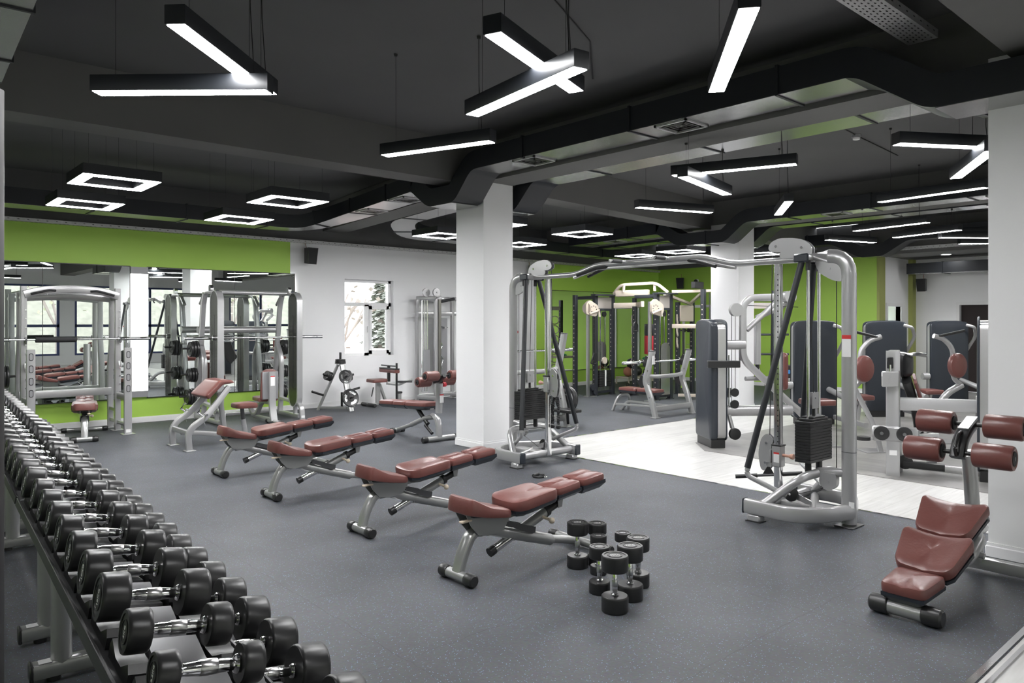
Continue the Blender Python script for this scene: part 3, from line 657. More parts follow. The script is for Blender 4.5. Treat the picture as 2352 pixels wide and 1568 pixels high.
racks = ((1.44, 4.06), (4.10, 6.46), (6.50, 9.50))
for (a, c), lb in zip(racks, ('nearest dumbbell rack at the lower left, holding the small 2.5KG dumbbell', 'second dumbbell rack, continuing the row at the left edge', 'farthest dumbbell rack of the row, ending by the squat rack')):
    make_rack(a, c, lb, [(y, 0) for y in tops if a+.1 < y < c-.08], [(y, 0) for y in lows if a+.1 < y < c-.08])
word = ['first', 'second', 'third', 'fourth', 'fifth', 'sixth', 'seventh', 'eighth', 'ninth', 'tenth', '11th', '12th', '13th', '14th', '15th', '16th', '17th', '18th', '19th', '20th', '21st', '22nd', '23rd', '24th', '25th', '26th', '27th', '28th', '29th', '30th', '31st']
for i, y in enumerate(tops):
    if any(abs(y-c) < .1 for a, c in racks[:2]): pass
    k = ktop(i); p = rk(y, 0); ex = ' with small 2.5KG heads' if i == 0 else ' with small 5KG heads' if i == 1 else ''
    put_db(k, (p.x, y, .792+DBR[k]), (0, TILT, RZ), ('black chrome-gripped dumbbell%s, nearest on the upper rack shelf' % ex) if i == 0 else 'black chrome-gripped dumbbell%s, %s from the near end of the upper shelf' % (ex, word[i]), 'dumbbells on the upper rack shelf')
for i, y in enumerate(lows):
    k = klow(i); p = rk(y, .315)
    put_db(k, (p.x, y, .485+DBR[k]), (0, TILT, RZ), 'large black dumbbell, %s' % ('nearest on the lower rack shelf' if i == 0 else '%s from the near end of the lower shelf' % word[i]), 'dumbbells on the lower rack shelf')
# dumbbells standing on end beside the nearest bench
for (x, y, k, l) in ((3.564, 3.35, 'l', 'dumbbell standing on end, leftmost of the cluster beside the nearest bench'), (3.70, 3.30, 'm', 'dumbbell standing on end behind the leftmost one, beside the bench'),
        (3.568, 3.171, 's', 'small dumbbell standing in the middle of the floor cluster, hidden at its foot'), (3.326, 2.947, 'm', 'dumbbell standing left of the front one in the floor cluster'),
        (3.177, 2.702, 'xl', 'large dumbbell standing on end, frontmost of the floor cluster'), (3.588, 2.868, 'l', 'dumbbell standing on end, rightmost of the floor cluster'),
        (3.383, 2.763, 'xl', 'large dumbbell standing just behind and right of the frontmost one'), (3.735, 3.11, 's', 'small dumbbell standing on end at the back right of the floor cluster')):
    lh = {'s': .055, 'm': .07, 'l': .08, 'xl': .088}[k]
    put_db(k, (x, y, .0675+lh), (0, R(90), R(-40)), l, 'dumbbells standing on the floor')
DB['xs'].location.z += 0
# ================================================================== benches
def capped_foot(o, c, half, r=.034, cap=.075, name='foot', d=(0, 1, 0)):
    c = Vector(c); d = Vector(d)
    b = B(); b.cyl(c-d*(half-cap*.6), c+d*(half-cap*.6), r, 18); f = b.build(name, SILVER, o)
    for sg in (-1, 1):
        b = B(); b.lathe([(r*1.08, 0), (r*1.2, .006), (r*1.22, cap*.6), (r*1.14, cap*.9), (r*.9, cap), (.001, cap)], c+d*sg*(half-cap), d*sg, 18); b.build('end_cap', RUBBER, f)
    return f
def crease_pad(o, poly, t, org, ux, uy, name, crown=.008, er=.018, fn=None, shell=.048, shellin=.02, lab=None):
    b = B(); b.pad(densify(rpoly(poly, .045), .03), t, org, ux, uy, er, crown, fn); p = b.build(name, VINYL, o)
    if shell:
        nz = Vector(ux).cross(Vector(uy)).normalized(); q = [(x*(1-shellin*3), y*(1-shellin*3)) for x, y in poly]
        cx = sum(a for a, c in poly)/len(poly); cy = sum(c for a, c in poly)/len(poly)
        n = len(poly); big = [(cx+(x-cx)*.97, cy+(y-cy)*.95) for x, y in poly]; sm = [(cx+(x-cx)*.78, cy+(y-cy)*.6) for x, y in poly]
        O = Vector(org); U = Vector(ux); W = Vector(uy); b = B()
        b.add([O+U*x+W*y+nz*.004 for x, y in big]+[O+U*x+W*y-nz*shell*.35 for x, y in big]+[O+U*x+W*y-nz*shell for x, y in sm],
              [list(range(n))]+[(k, (k+1) % n, n+(k+1) % n, n+k) for k in range(n)]+[(n+k, n+(k+1) % n, 2*n+(k+1) % n, 2*n+k) for k in range(n)]+[list(range(3*n-1, 2*n-1, -1))])
        b.build('pad_shell', NAVY, p)
    return p
def make_bench(incl=None):
    """adjustable bench along +x, front foot at the origin"""
    o = thing('adjustable_bench', '-', 'weight bench')
    capped_foot(o, (0, 0, .040), .165, .033); capped_foot(o, (1.10, 0, .036), .30, .028)
    b = B(); b.bar([(.0, 0, .05), (.035, 0, .165), (.105, 0, .285), (.22, 0, .285), (.30, 0, .262)], .085, .05, .016, .09, (0, 1, 0) if 0 else (-1, 0, 1)); b.build('front_leg', SILVER, o)
    b = B(); b.tube([(.16, 0, .283), (.24, 0, .285), (.36, 0, .24), (.80, 0, .105)], .039, 16, .07); b.ball((.80, 0, .105), .039, 16, .8)
    b.build('spine', SILVER, o)
    b = B(); b.tube([(.72, 0, .128), (.98, 0, .07), (1.10, 0, .036)], .028, 14, .1); b.build('rear_leg', SILVER, o)
    for y in (-.052, .052):
        b = B(); b.plate([(.02, .42), (.30, .375), (.335, .36), (.335, .27), (.20, .255), (.12, .275), (.07, .33)], (0, y, 0), (1, 0, 0), (0, 0, 1), .008); b.build('seat_bracket', SILVER, o)
    # seat, with the raised nose
    sv = Vector((.36, 0, -.055)).normalized()
    b = B(); fn = lambda x, y, z: .050*max(0, min(1, (.20-x)/.17))**1.3*(1 if z > .03 else .25)-.012*max(0, (x-.22)/.12)*(z > .03)-.02*max(0, (.03-x)/.03)*(z > .06)
    b.pad(densify(rpoly([(0, -.125), (.10, -.145), (.36, -.13), (.375, 0), (.36, .13), (.10, .145), (0, .125), (-.012, 0)], .06), .03), .065, (-.005, 0, .41), sv, (0, 1, 0), .024, .006, fn); b.build('seat', VINYL, o)
    b = B(); b.plate([(.06, -.085), (.33, -.085), (.33, .085), (.06, .085)], (0, 0, .412), sv, (0, 1, 0), .012); b.build('seat_plate', NAVY, o)
    u = Vector((.87, 0, .09)).normalized(); P = Vector((.375, 0, .385))
    def at(s): return P+u*s
    fn = lambda x, y, z: (.016*(abs(y)/.16)**2-.006*math.exp(-(y/.012)**2)*(x > .2))*(z > .02)
    crease_pad(o, [(0, -.125), (.06, -.165), (.36, -.125), (.375, .125), (.06, .165), (0, .125)][:0] or [(0, -.12), (.05, -.165), (.34, -.15), (.385, -.12), (.385, .12), (.34, .15), (.05, .165), (0, .12)], .058, at(0), u, (0, 1, 0), 'back_pad', fn=fn)
    fn2 = lambda x, y, z: -.008*math.exp(-(y/.010)**2)*(z > .02)
    crease_pad(o, [(0, -.12), (.24, -.115), (.24, .115), (0, .12)], .052, at(.395), u, (0, 1, 0), 'back_pad', fn=fn2)
    crease_pad(o, [(0, -.115), (.235, -.12), (.235, .12), (0, .115)], .050, at(.645), u, (0, 1, 0), 'back_pad', fn=fn2, shell=.06)
    b = B(); nz = u.cross(Vector((0, 1, 0))); q = -.045
    b.bar([at(-.03)+Vector((0, 0, -.045)), at(.75)+Vector((0, 0, -.045))], .06, .035, .006)
    for y in (-.035, .035): b.plate([(.33, .40), (.40, .39), (.385, .31), (.34, .27)], (0, y, 0), (1, 0, 0), (0, 0, 1), .007)
    for y in (-.03, .03): b.plate([(.84, .40), (.90, .405), (.885, .325), (.85, .32)], (0, y, 0), (1, 0, 0), (0, 0, 1), .006)
    b.build('back_frame', SILVER, o)
    b = B(); b.tube([(.45, 0, .195), (.755, 0, .305)], .034, 16); st = b.build('strut', SILVER, o)
    b = B(); b.tube([(.745, 0, .302), (.775, 0, .312)], .039, 16); b.tube([(.77, 0, .31), (.87, 0, .345)], .026, 14); b.build('strut_rod', BLACK, st)
    b = B(); b.tube([(.28, 0, .135), (.47, 0, .203)], .028, 14); r = b.build('slide_tube', CHROME, o)
    b = B(); b.tube([(.255, 0, .126), (.295, 0, .141)], .031, 14); b.build('slide_cap', BLACK, r)
    b = B(); b.tube([(.70, -.03, .285), (.72, -.075, .272)], .010, 10); b.ball((.727, -.092, .267), .021, 12); b.build('knob', IVORY, o)
    b = B()
    for y in (-.045, .045): b.plate([(.37, .285), (.39, .31), (.62, .235), (.615, .20), (.585, .195)], (0, y, 0), (1, 0, 0), (0, 0, 1), .008)
    b.bar([(.385, -.045, .295), (.385, .045, .295)], .03, .03); b.build('adjuster', DSTEEL, o)
    b = B(); b.pad(densify(rpoly([(-.05, -.02), (.04, -.012), (.04, .012), (-.05, .02)], .015), .01), .012, (.03, -.05, .372), (1, 0, 0), (0, 1, 0), .004, .002); b.build('seat_lever', IVORY, o)
    return o
bench = make_bench()
for i, (x, y, rz, l) in enumerate(((2.81, 3.652, 0, 'burgundy adjustable bench nearest the camera, beside the standing dumbbells'), (2.893, 4.947, 0, 'burgundy adjustable bench, second nearest of the row of four'),
        (2.868, 6.49, 0, 'burgundy adjustable bench, third of the row, in front of the nearest white column'), (2.892, 7.805, 0, 'burgundy adjustable bench, farthest of the row of four, beside the preacher bench'),
        (2.36, 11.21, R(78), 'burgundy adjustable bench standing endways inside the squat rack'))):
    place(bench, i, (x, y, 0), rz, l, 'adjustable burgundy benches')
# decline bench with leg rollers at the right
def make_decline():
    o = thing('decline_bench', 'burgundy sit-up bench with four leg rollers against the right column', 'weight bench')
    capped_foot(o, (0, 0, .052), .185, .042, .10)
    b = B(); b.bar([(.0, 0, .06), (.28, 0, .135), (.58, 0, .20)], .11, .045, .012); m = b.build('main_beam', SILVER, o)
    b = B(); b.plate([(-.045, -.022), (.045, -.022), (.045, .022), (-.045, .022)], (.045, 0, .098), (0, -1, 0), Vector((.28, 0, .075)).normalized(), .002)
    for k in range(9): b.box(.04, -.03+.0065*k, .0985, .056, -.03+.0065*k+.003, .0995, mi=1)
    b.build('sticker', [WHITE, BLACK], m)
    b = B(); b.tube([(.30, 0, .13), (.62, 0, .225), (.86, 0, .255), (.98, 0, .26), (1.10, 0, .28)], .055, 16, .12); b.tube([(.46, -.07, .20), (.60, -.12, .24), (.78, -.12, .31), (.88, -.04, .33)], .045, 14, .1); b.tube([(.46, .07, .20), (.60, .12, .24), (.78, .12, .31), (.88, .04, .33)], .045, 14, .1); b.build('pad_frame', SILVERL, o)
    b = B(); b.sweep([(1.16, 0, .08), (1.08, 0, .42), (1.0, 0, .78)], [(x*.8, y*1.45) for x, y in circ(.048, 18)], (1, 0, 0)); b.build('post', SILVER, o)
    b = B(); b.lathe([(.075, 0), (.08, .01), (.06, .07), (.057, .075)], (1.105, 0, .285), (-.09, 0, .36), 18); b.build('plastic_wrap', mat('clear_film', (.8, .8, .82), .2, spec=.6), o)
    b = B(); b.bar([(1.17, -.42, .06), (1.17, .42, .06)], .07, .08, .02); f = b.build('floor_bar', SILVER, o)
    for s in (-1, 1):
        b = B(); b.box(1.13, s*.42, .01, 1.21, s*.46, .105, .008); b.build('end_cap', RUBBER, f)
    def con(k): return lambda x, y, z: k*(abs(y)/.17)**2*(1 if z > .02 else .8)-.007*math.exp(-(y/.012)**2)*(z > .03)*(x > .2 or x < .1)
    u1 = Vector((.31, 0, .02)).normalized(); crease_pad(o, [(0, -.115), (.29, -.13), (.29, .13), (0, .115)], .06, (-.06, 0, .135), u1, (0, 1, 0), 'seat_pad', fn=con(.003))
    u2 = Vector((.29, 0, .14)).normalized(); crease_pad(o, [(0, -.125), (.04, -.155), (.28, -.19), (.32, -.17), (.32, .17), (.28, .19), (.04, .155), (0, .125)], .065, (.245, 0, .165), u2, (0, 1, 0), 'back_pad', fn=con(.03))
    u3 = Vector((.27, 0, .135)).normalized(); crease_pad(o, [(0, -.12), (.04, -.15), (.28, -.185), (.31, -.165), (.31, .165), (.28, .185), (.04, .15), (0, .12)], .06, (.535, 0, .315), u3, (0, 1, 0), 'back_pad', fn=con(.03))
    # black roller head
    b = B(); b.bar([(.80, 0, .775), (.84, 0, .86), (.93, 0, .925), (1.06, 0, .965)], .085, .06, .016, .08, (-1, 0, 1)); hd = b.build('roller_head', BLACK, o)
    b = B(); b.plate([(-.03, -.09), (.03, -.09), (.03, .09), (-.03, .09)], (.985, 0, .972), (0, 1, 0), Vector((.13, 0, .045)).normalized(), .006); b.build('head_cover', SILVERL, hd)
    b = B(); b.tube([(.78, 0, .79), (.75, 0, .84), (.82, 0, .92), (.87, 0, .925)], .011, 10, .04); b.build('handle', BLACK, hd)
    for (x, z) in ((.81, .805), (1.02, .957)):
        b = B(); b.cyl((x, -.30, z), (x, .30, z), .014, 12); b.build('roller_axle', BLACK, o)
        for s in (-1, 1):
            b = B(); y0 = s*.085; r = .075
            b.lathe([(.045, .006), (r*.78, .0), (r*.93, .004), (r, .018), (r, .195), (r*.93, .21), (r*.78, .214), (.045, .208)], (x, y0, z), (0, s, 0), 24); rl = b.build('roller', VINYL, o)
            b = B(); b.lathe([(.02, 0), (.044, .0), (.044, .214), (.02, .214)], (x, y0, z), (0, s, 0), 16); b.lathe([(.042, -.004), (.044, .006)], (x, y0, z), (0, s, 0), 16); b.build('roller_core', FOAM, rl)
    b = B(); b.tube([(.66, -.13, .25), (.66, -.185, .245)], .018, 12); b.build('pivot_pin', SILVERL, o)
    return o
d = make_decline(); d.location = (4.255, 1.58, 0)
# ================================================================== cable crossover
def make_crossover():
    o = thing('cable_crossover', 'silver twin-tower cable crossover machine joined by an overhead pull-up bar', 'cable machine', (5.90, 4.61, 0), -R(.85))
    for sg, cz, nm in ((1, .47, 'right'), (-1, .90, 'left')):
        T = Matrix.Translation((0, -sg*2.01, 0)) @ (Matrix.Identity(4) if sg > 0 else Matrix.Rotation(PI, 4, 'Z'))
        def nb(): b = B(); b.M = T; return b
        # base loop
        b = nb(); b.bar([(-.43, .64, .115), (-.45, .16, .115), (0, -.02, .115)], .075, .115, .02, .22); b.bar([(.43, .64, .115), (.45, .16, .115), (0, -.02, .115)], .075, .115, .02, .22)
        b.tube([(-.43, .56, .115), (.43, .56, .115)], .04, 14); b.bar([(-.02, .56, .10), (-.02, .02, .10)], .16, .05, .01); b.tube([(-.35, .12, .1), (.36, .46, .1)], .035, 12)
        base = b.build('base_frame', SILVERL, o)
        for x in (-.43, .43):
            b = nb(); b.box(x-.042, .64, .055, x+.042, .66, .175, .012); b.build('end_cap', NAVY, base)
            b = nb(); b.box(x-.035, .50, .0, x+.05, .62, .06, .012); b.build('foot_pad', SILVERL, base)
            b = nb(); b.box(x-.04, .495, 0, x+.055, .625, .008); b.build('foot_sole', RUBBER, base)
        b = nb(); b.tube([(-.43, .50, .13), (-.28, .25, .38), (.28, .25, .38), (.43, .50, .13)], .036, 14, .12); b.tube([(0, .25, .39), (0, 0, .42)], .036, 14); b.build('rear_hoop', SILVERL, o)
        # post bending over at the top
        b = nb(); b.sweep([(0, 0, .02), (0, 0, 2.13), (0, .34, 2.13)], [(x*1.0, y*1.3) for x, y in circ(.044, 20)], (0, -1, 0), .16); post = b.build('post', SILVERL, o)
        b = nb(); b.box(-.10, -.075, 0, .10, .075, .012, .003); b.build('base_plate', DSTEEL, post)
        b = nb(); b.sweep([(0, 0, .58), (0, 0, .585)], [(x*1.0, y*1.3) for x, y in circ(.0448, 20)], (0, -1, 0)); b.build('joint_line', DSTEEL, post)
        b = nb(); b.box(-.047, -.035, 1.33, -.043, .035, 1.47); b.box(-.0475, -.035, 1.47, -.0435, .035, 1.50, mi=1); b.box(-.047, -.06, .155, -.04, -.02, .20); b.build('label', [WHITE, RED], post)
        # cross head, braces
        b = nb(); b.bar([(-.13, .33, 2.12), (.13, .33, 2.12)], .11, .05, .02); hd = b.build('cross_head', SILVERL, o)
        for x in (-.13, .13):
            b = nb(); b.box(x-.012, .265, 2.085, x+.012, .395, 2.155, .02); b.build('end_cap', NAVY, hd)
        for x in (-1, 1):
            b = nb(); b.tube([(x*.10, .34, 2.09), (x*.43, .63, .42)], .026, 12); br = b.build('brace', FOAM if 0 else DUCTS, o)
            b = nb(); b.tube([(x*.425, .626, .44), (x*.435, .635, .36), (x*.30, .36, .22)], .021, 12, .07); b.build('brace_end', SILVERL, br)
        # guide rods and weight stack
        for x in (-.09, .09):
            b = nb(); b.tube([(x, .29, .40), (x, .29, 2.1)], .013, 12); b.build('guide_rod', CHROME, o)
            
            for z0, z1, rr in ((.38, .48, .026), (2.02, 2.1, .02)): b = nb(); b.cyl((x, .29, z0), (x, .29, z1), rr, 14); b.build('rod_bumper', BLACK, o)
        for k in range(14):
            b = nb(); z = .478+k*.0235; w = .182; b.box(-w, .29-.066, z, w, .29+.066, z+.0222, .0025); b.build('weight_plate', BLACK, o)
        b = nb(); b.box(-.14, .235, .807, .14, .345, .825, .003); b.box(-.10, .24, .825, .10, .34, .84, .003); b.cyl((0, .29, .84), (0, .29, .92), .014, 10); b.build('top_weight', BLACK, o)
        b = nb(); b.plate([(-.05, 0), (.05, 0), (.05, .13), (-.05, .13)], (0, .305, .90), (1, 0, 0), (0, 0, 1), .005); b.plate([(-.05, 0), (.05, 0), (.05, .13), (-.05, .13)], (0, .275, .90), (1, 0, 0), (0, 0, 1), .005); b.cyl((0, .265, .99), (0, .315, .99), .012, 10); b.build('pulley_bracket', SILVERL, o)
        b = nb(); b.plate([(-.05, 0), (.06, 0), (.06, .006), (-.05, .006)], (-.12, .30, .50), (1, 0, 0), (0, 0, 1), .001)
        # chrome mast with holes
        b = nb(); b.bar([(0, .60, .10), (0, .60, 2.09)], .062, .055, .008, 0, (0, 1, 0)); ms = b.build('mast', CHROME, o)
        b = nb()
        for k in range(34): b.cyl((-.0316, .60-.012, .55+.044*k), (-.0306, .60-.012, .55+.044*k), .006, 8)
        b.build('mast_hole', BLACK, ms)['kind'] = 'stuff'
        # travelling carriage
        b = nb(); b.box(-.042, .56, cz-.09, .042, .64, cz+.09, .008); b.box(-.046, .645, cz-.06, .046, .66, cz+.05, .004); ca = b.build('carriage', SILVERL, o)
        b = nb(); b.box(-.045, .555, cz+.085, .045, .645, cz+.1, .004); b.build('bumper_ring', BLACK, ca)
        b = nb(); b.box(-.0435, .57, cz-.05, -.042, .62, cz+.02); b.box(-.0437, .57, cz+.02, -.0421, .62, cz+.035, mi=1); b.build('label', [WHITE, RED], ca)
        b = nb(); b.tube([(.0, .56, cz+.01), (.0, .50, cz+.01)], .012, 10); b.lathe([(.012, 0), (.018, .01), (.024, .035), (.022, .042)], (0, .505, cz+.01), (0, -1, 0), 14); b.build('pull_pin', mat('copper_knob', (.55, .30, .22), .35), ca)
        sh = rpoly([(.05, -.12), (.14, -.15), (.17, .0), (.14, .14), (.08, .19), (.02, .13), (.05, .07), (.03, .02)], .05)
        for x in (-.018, .018):
            b = nb(); b.plate(sh, (x, .61, cz), (0, 1, 0), (0, 0, 1), .004); b.build('pulley_plate', SILVERL, ca)
        for (yy, zz) in ((.70, .10), (.71, -.07)):
            b = nb(); b.cyl((-.013, yy, cz+zz), (.013, yy, cz+zz), .055, 20); b.cyl((-.026, yy, cz+zz), (.026, yy, cz+zz), .011, 10, mi=1); b.build('pulley', [BLACK, CHROME], ca)
        # hooked top plates with pulleys
        tp = rpoly([(.26, 2.13), (.63, 2.14), (.66, 2.2), (.69, 2.20), (.74, 2.225), (.72, 2.29), (.60, 2.34), (.45, 2.34), (.32, 2.29), (.26, 2.22)], .05)
        tp = rpoly([(.30, 2.13), (.56, 2.13), (.585, 2.175), (.56, 2.19), (.63, 2.19), (.685, 2.215), (.665, 2.275), (.58, 2.31), (.44, 2.30), (.33, 2.26), (.285, 2.2)], .04)
        for x in (-.022, .022):
            b = nb(); b.plate(tp, (x, 0, 0), (0, 1, 0), (0, 0, 1), .005); b.build('top_plate', SILVERL, o)
        for (yy, zz) in ((.61, 2.24), (.38, 2.215)):
            b = nb(); b.cyl((-.015, yy, zz), (.015, yy, zz), .06, 20); b.cyl((-.03, yy, zz), (.03, yy, zz), .011, 10, mi=1); b.build('pulley', [BLACK, CHROME], o)
        b = nb(); b.plate(rpoly([(.04, 2.1), (.28, 2.1), (.24, 2.0), (.12, 1.93), (.04, 1.92)], .04), (0, 0, 0), (0, 1, 0), (0, 0, 1), .03); b.cyl((-.02, .15, 2.03), (.02, .15, 2.03), .01, 10); b.build('rear_pulley_cover', SILVERL, o)
        # cables
        b = nb()
        for p in (((-.0, .655, 2.24), (0, .68, cz+.12)), ((0, .33, 2.2), (0, .29, 1.02)), ((0, .10, 1.98), (0, .10, .44))): b.tube(p, .0035, 6)
        b.tube([(0, .44, .17), (0, .15, .29)], .0035, 6); b.build('cable', BLACK, o)
        # low pulley
        b = nb(); b.cyl((-.10, .44, .19), (-.07, .44, .19), .062, 22, .006); b.cyl((-.108, .44, .19), (-.06, .44, .19), .010, 10, mi=1); lp = b.build('low_pulley', [BLACK, CHROME], o)
        b = nb(); b.plate([(-.04, -.02), (.03, .03), (-.14, -.06), (-.16, -.04)][:0] or [(.03, .03), (-.16, -.035), (-.165, -.065), (-.13, -.07), (.02, -.03)], (-.06, .44, .19), (0, 1, 0), (0, 0, 1), .006); b.build('pulley_arm', SILVERL, lp)
        b = nb(); b.plate(rpoly([(.08, .40), (.22, .40), (.22, .30), (.15, .25), (.08, .30)], .03), (-.02, 0, 0), (0, 1, 0), (0, 0, 1), .05); b.cyl((-.05, .15, .33), (.02, .15, .33), .012, 10); b.build('rear_pulley_cover', SILVERL, o)
    # overhead bar with grips
    b = B(); b.tube([(0, -1.72, 2.12), (0, -.98, 2.12), (0, -.66, 2.205), (0, .66, 2.205), (0, .98, 2.12), (0, 1.72, 2.12)], .028, 16, .1); b.bar([(0, -1.0, 2.085), (0, -.66, 2.165), (0, .66, 2.165), (0, 1.0, 2.085)], .03, .03); bar = b.build('overhead_bar', SILVERL, o)
    for y in (-.27, .27):
        b = B(); b.tube([(.03, y, 2.215), (-.24, y, 2.215)], .017, 12); g = b.build('grip', CHROME, bar)
        b = B(); b.tube([(-.07, y, 2.215), (-.215, y, 2.215)], .021, 12); b.build('grip_sleeve', FOAM, g)
    for y in (-1, 1):
        b = B(); b.tube([(0, y*.50, 2.18), (-.06, y*.62, 2.165), (-.10, y*.86, 2.10)], .017, 12); b.tube([(.0, y*.5, 2.18), (.12, y*.9, 2.10)], .017, 12); b.build('angled_grip', FOAM, bar)
    return o
make_crossover()
# attachments
o = thing('triceps_rope', 'black twisted triceps rope hanging from the left cable tower', 'cable attachment', (5.97, 5.95, .40))
for s in (-1, 1):
    b = B(); y = .045*s
    for k in range(3):
        pts = [(.011*math.cos(k*2.094+t*1.5), y*(.5+.5*min(1, t/6))+.011*math.sin(k*2.094+t*1.5), .36-t*.022) for t in range(15)]; b.tube(pts, .0105, 6)
    rp = b.build('rope_strand', BLACK, o); b = B(); b.lathe([(.018, 0), (.028, .012), (.028, .03), (.018, .04)], (0, y, -.0), (0, 0, 1), 14); b.build('rope_end', RUBBER, rp)
b = B(); b.torus((0, 0, .40), (1, 0, 0), .022, .004, 16, 6); b.tube([(0, -.02, .37), (0, 0, .385), (0, .02, .37)], .006, 8); b.build('carabiner', CHROME, o)
o = thing('straight_bar', 'black straight cable bar hanging under the right tower pulley', 'cable attachment', (5.86, 3.28, .30), R(-60))
b = B(); b.tube([(-.26, 0, -.03), (.26, 0, .03)], .013, 12); b.build('bar', DSTEEL, o)
for s in (-1, 1): b = B(); b.tube([(s*.09, 0, s*.0104), (s*.27, 0, s*.031)], .018, 12); b.build('grip', RUBBER, o)
b = B(); b.plate([(-.045, .0), (.045, 0), (.012, .06), (-.012, .06)], (0, 0, .01), (1, 0, 0), (0, 0, 1), .015); b.build('bracket', BLACK, o)
b = B(); b.torus((0, 0, .085), (0, 1, 0), .022, .0035, 16, 6); b.build('carabiner', CHROME, o)
o = thing('hand_strap', 'black cable hand grip lying on the floor in front of the left tower', 'cable attachment', (5.33, 5.60, .0), R(20))
b = B(); b.tube([(-.055, 0, .018), (.055, 0, .018)], .017, 14); b.build('grip', RUBBER, o)
b = B(); b.tube([(-.06, 0, .018), (-.075, -.03, .012), (-.06, -.075, .01), (0, -.10, .01), (.06, -.075, .01), (.075, -.03, .012), (.06, 0, .018)], .010, 8, .02); b.build('strap', BLACK, o)
b = B(); b.torus((0, -.112, .01), (0, 0, 1), .016, .004, 14, 6); b.build('ring', CHROME, o)
# ================================================================== machines along the mirror wall
def plate_parts(o, c, ax, r, t, holes=0, name='weight_plate', lab=None):
    """one disc with rim, hub and (for grip plates) three openings drawn as dark insets"""
    b = B(); b.lathe([(.026, -.002), (r*.34, -.002), (r*.38, t*.2), (r*.80, t*.2), (r*.86, 0), (r*.97, 0), (r, t*.2), (r, t*.8), (r*.97, t), (r*.86, t), (r*.80, t*.8), (r*.38, t*.8), (r*.34, t+.002), (.026, t+.002)], c, ax, 28)
    if holes:
        c = Vector(c); ax = Vector(ax).normalized(); rt, u = basis(ax, Vector((0, .0123, 1)))
        for k in range(3):
            a0 = 2*PI*k/3; poly = []
            for q in range(7): a = a0+R(-38+76*q/6); poly.append((r*.76*math.cos(a), r*.76*math.sin(a)))
            for q in range(7): a = a0+R(32-64*q/6); poly.append((r*.50*math.cos(a), r*.50*math.sin(a)))
            b.plate(poly, c+ax*t*.5, rt, u, t*.66, mi=1)
    p = b.build(name, [RUBBER, CHROME], o)
    if lab: tag(p, lab, 'weight plate')
    return p
def loose_plate(c, ax, r, t, label, group, holes=0):
    o = plate_parts(None, (0, 0, 0), ax, r, t, holes); o.location = c; tag(o, label, 'weight plate', group); return o
# ---- squat rack
o = thing('squat_rack', 'tall silver squat rack with arched top bar in front of the left mirror', 'squat rack', (2.40, 12.1, 0))
for s in (-1, 1):
    x = .59*s
    b = B(); b.bar([(x, .05, 0), (x, .05, 2.10)], .075, .085, .006, 0, (0, 1, 0)); b.box(x-.08, -.02, 0, x+.08, .14, .012, .003); m = b.build('upright', SILVERL, o)
    b = B(); b.bar([(x, .45, 0), (x, .45, .95), (x, .36, 1.35), (x, .36, 2.02)], .075, .075, .006, 0, (0, 1, 0)); b.box(x-.07, .38, 0, x+.07, .53, .012, .003); b.build('rear_upright', SILVERL, o)
    b = B(); b.bar([(x, .09, .30), (x, .42, .30)], .05, .05, .005); b.bar([(x, -.42, .52), (x, .05, .52)], .05, .09, .005); b.bar([(x, -.45, .13), (x, .42, .13)], .04, .05, .005); b.bar([(x, .09, 1.95), (x, .40, 1.95)], .05, .05, .005); b.build('side_rail', SILVERL, o)
    # drilled spotter column
    b = B(); b.bar([(x, -.50, 0), (x, -.50, 1.24)], .10, .055, .006, 0, (0, 1, 0)); b.box(x-.085, -.58, 0, x+.085, -.42, .012, .003); cl = b.build('spotter_column', SILVERL, o)
    for z in (1.14, .98, .815, .655):
        b = B(); sh = rpoly([(-.026, -.05), (.026, -.05), (.026, .05), (-.026, .05)], .026, 4); b.plate(sh, (x, -.529, z), (1, 0, 0), (0, 0, 1), .006, 0); b.plate([(a*.7, c*.82) for a, c in sh], (x, -.5305, z), (1, 0, 0), (0, 0, 1), .007, 1); b.build('slot', [BLACK, GREYPANEL], cl)
    b = B(); b.box(x-.03, -.5295, .03, x+.03, -.528, .075); b.build('sticker', WHITE, cl)
    for z in (1.335, .98):
        b = B(); b.tube([(x+.01, -.0, z+.05), (x+.01, -.03, z-.02), (x+.01, -.09, z-.035), (x+.01, -.115, z+.04)], .012, 10, .03); b.build('bar_hook', CAMW if z < 1 else CHROME, o)
    b = B()
    for k in range(12): b.cyl((x+.02, -.0, .45+.12*k), (x+.02, -.018, .45+.12*k), .010, 8)
    b.build('bolt', CHROME, m)['kind'] = 'stuff'
    for z in (.84, .45):
        b = B(); b.tube([(x+s*.04, .40, z), (x+s*.26, .40, z)], .016, 10); b.build('storage_peg', BLACK, o)
b = B(); b.bar([(-.59, .0, 1.985), (-.38, 0, 2.05), (0, 0, 2.085), (.38, 0, 2.05), (.59, 0, 1.985)], .05, .11, .012, .25); b.build('arched_bar', SILVERL, o)
b = B(); b.bar([(-.59, .42, .56), (.59, .42, .56)], .06, .11, .006); b.build('rear_crossbar', SILVERL, o)
b = B(); b.bar([(-.59, .36, 1.95), (0, .36, 2.0), (.59, .36, 1.95)], .05, .1, .006, .3); b.build('rear_arch', SILVERL, o)
for s in (-1, 1): b = B(); b.tube([(s*.22, -.03, 2.045), (s*.30, -.07, 2.05), (s*.52, -.07, 1.99)], .016, 10, .03); b.build('pull_up_grip', FOAM, o)
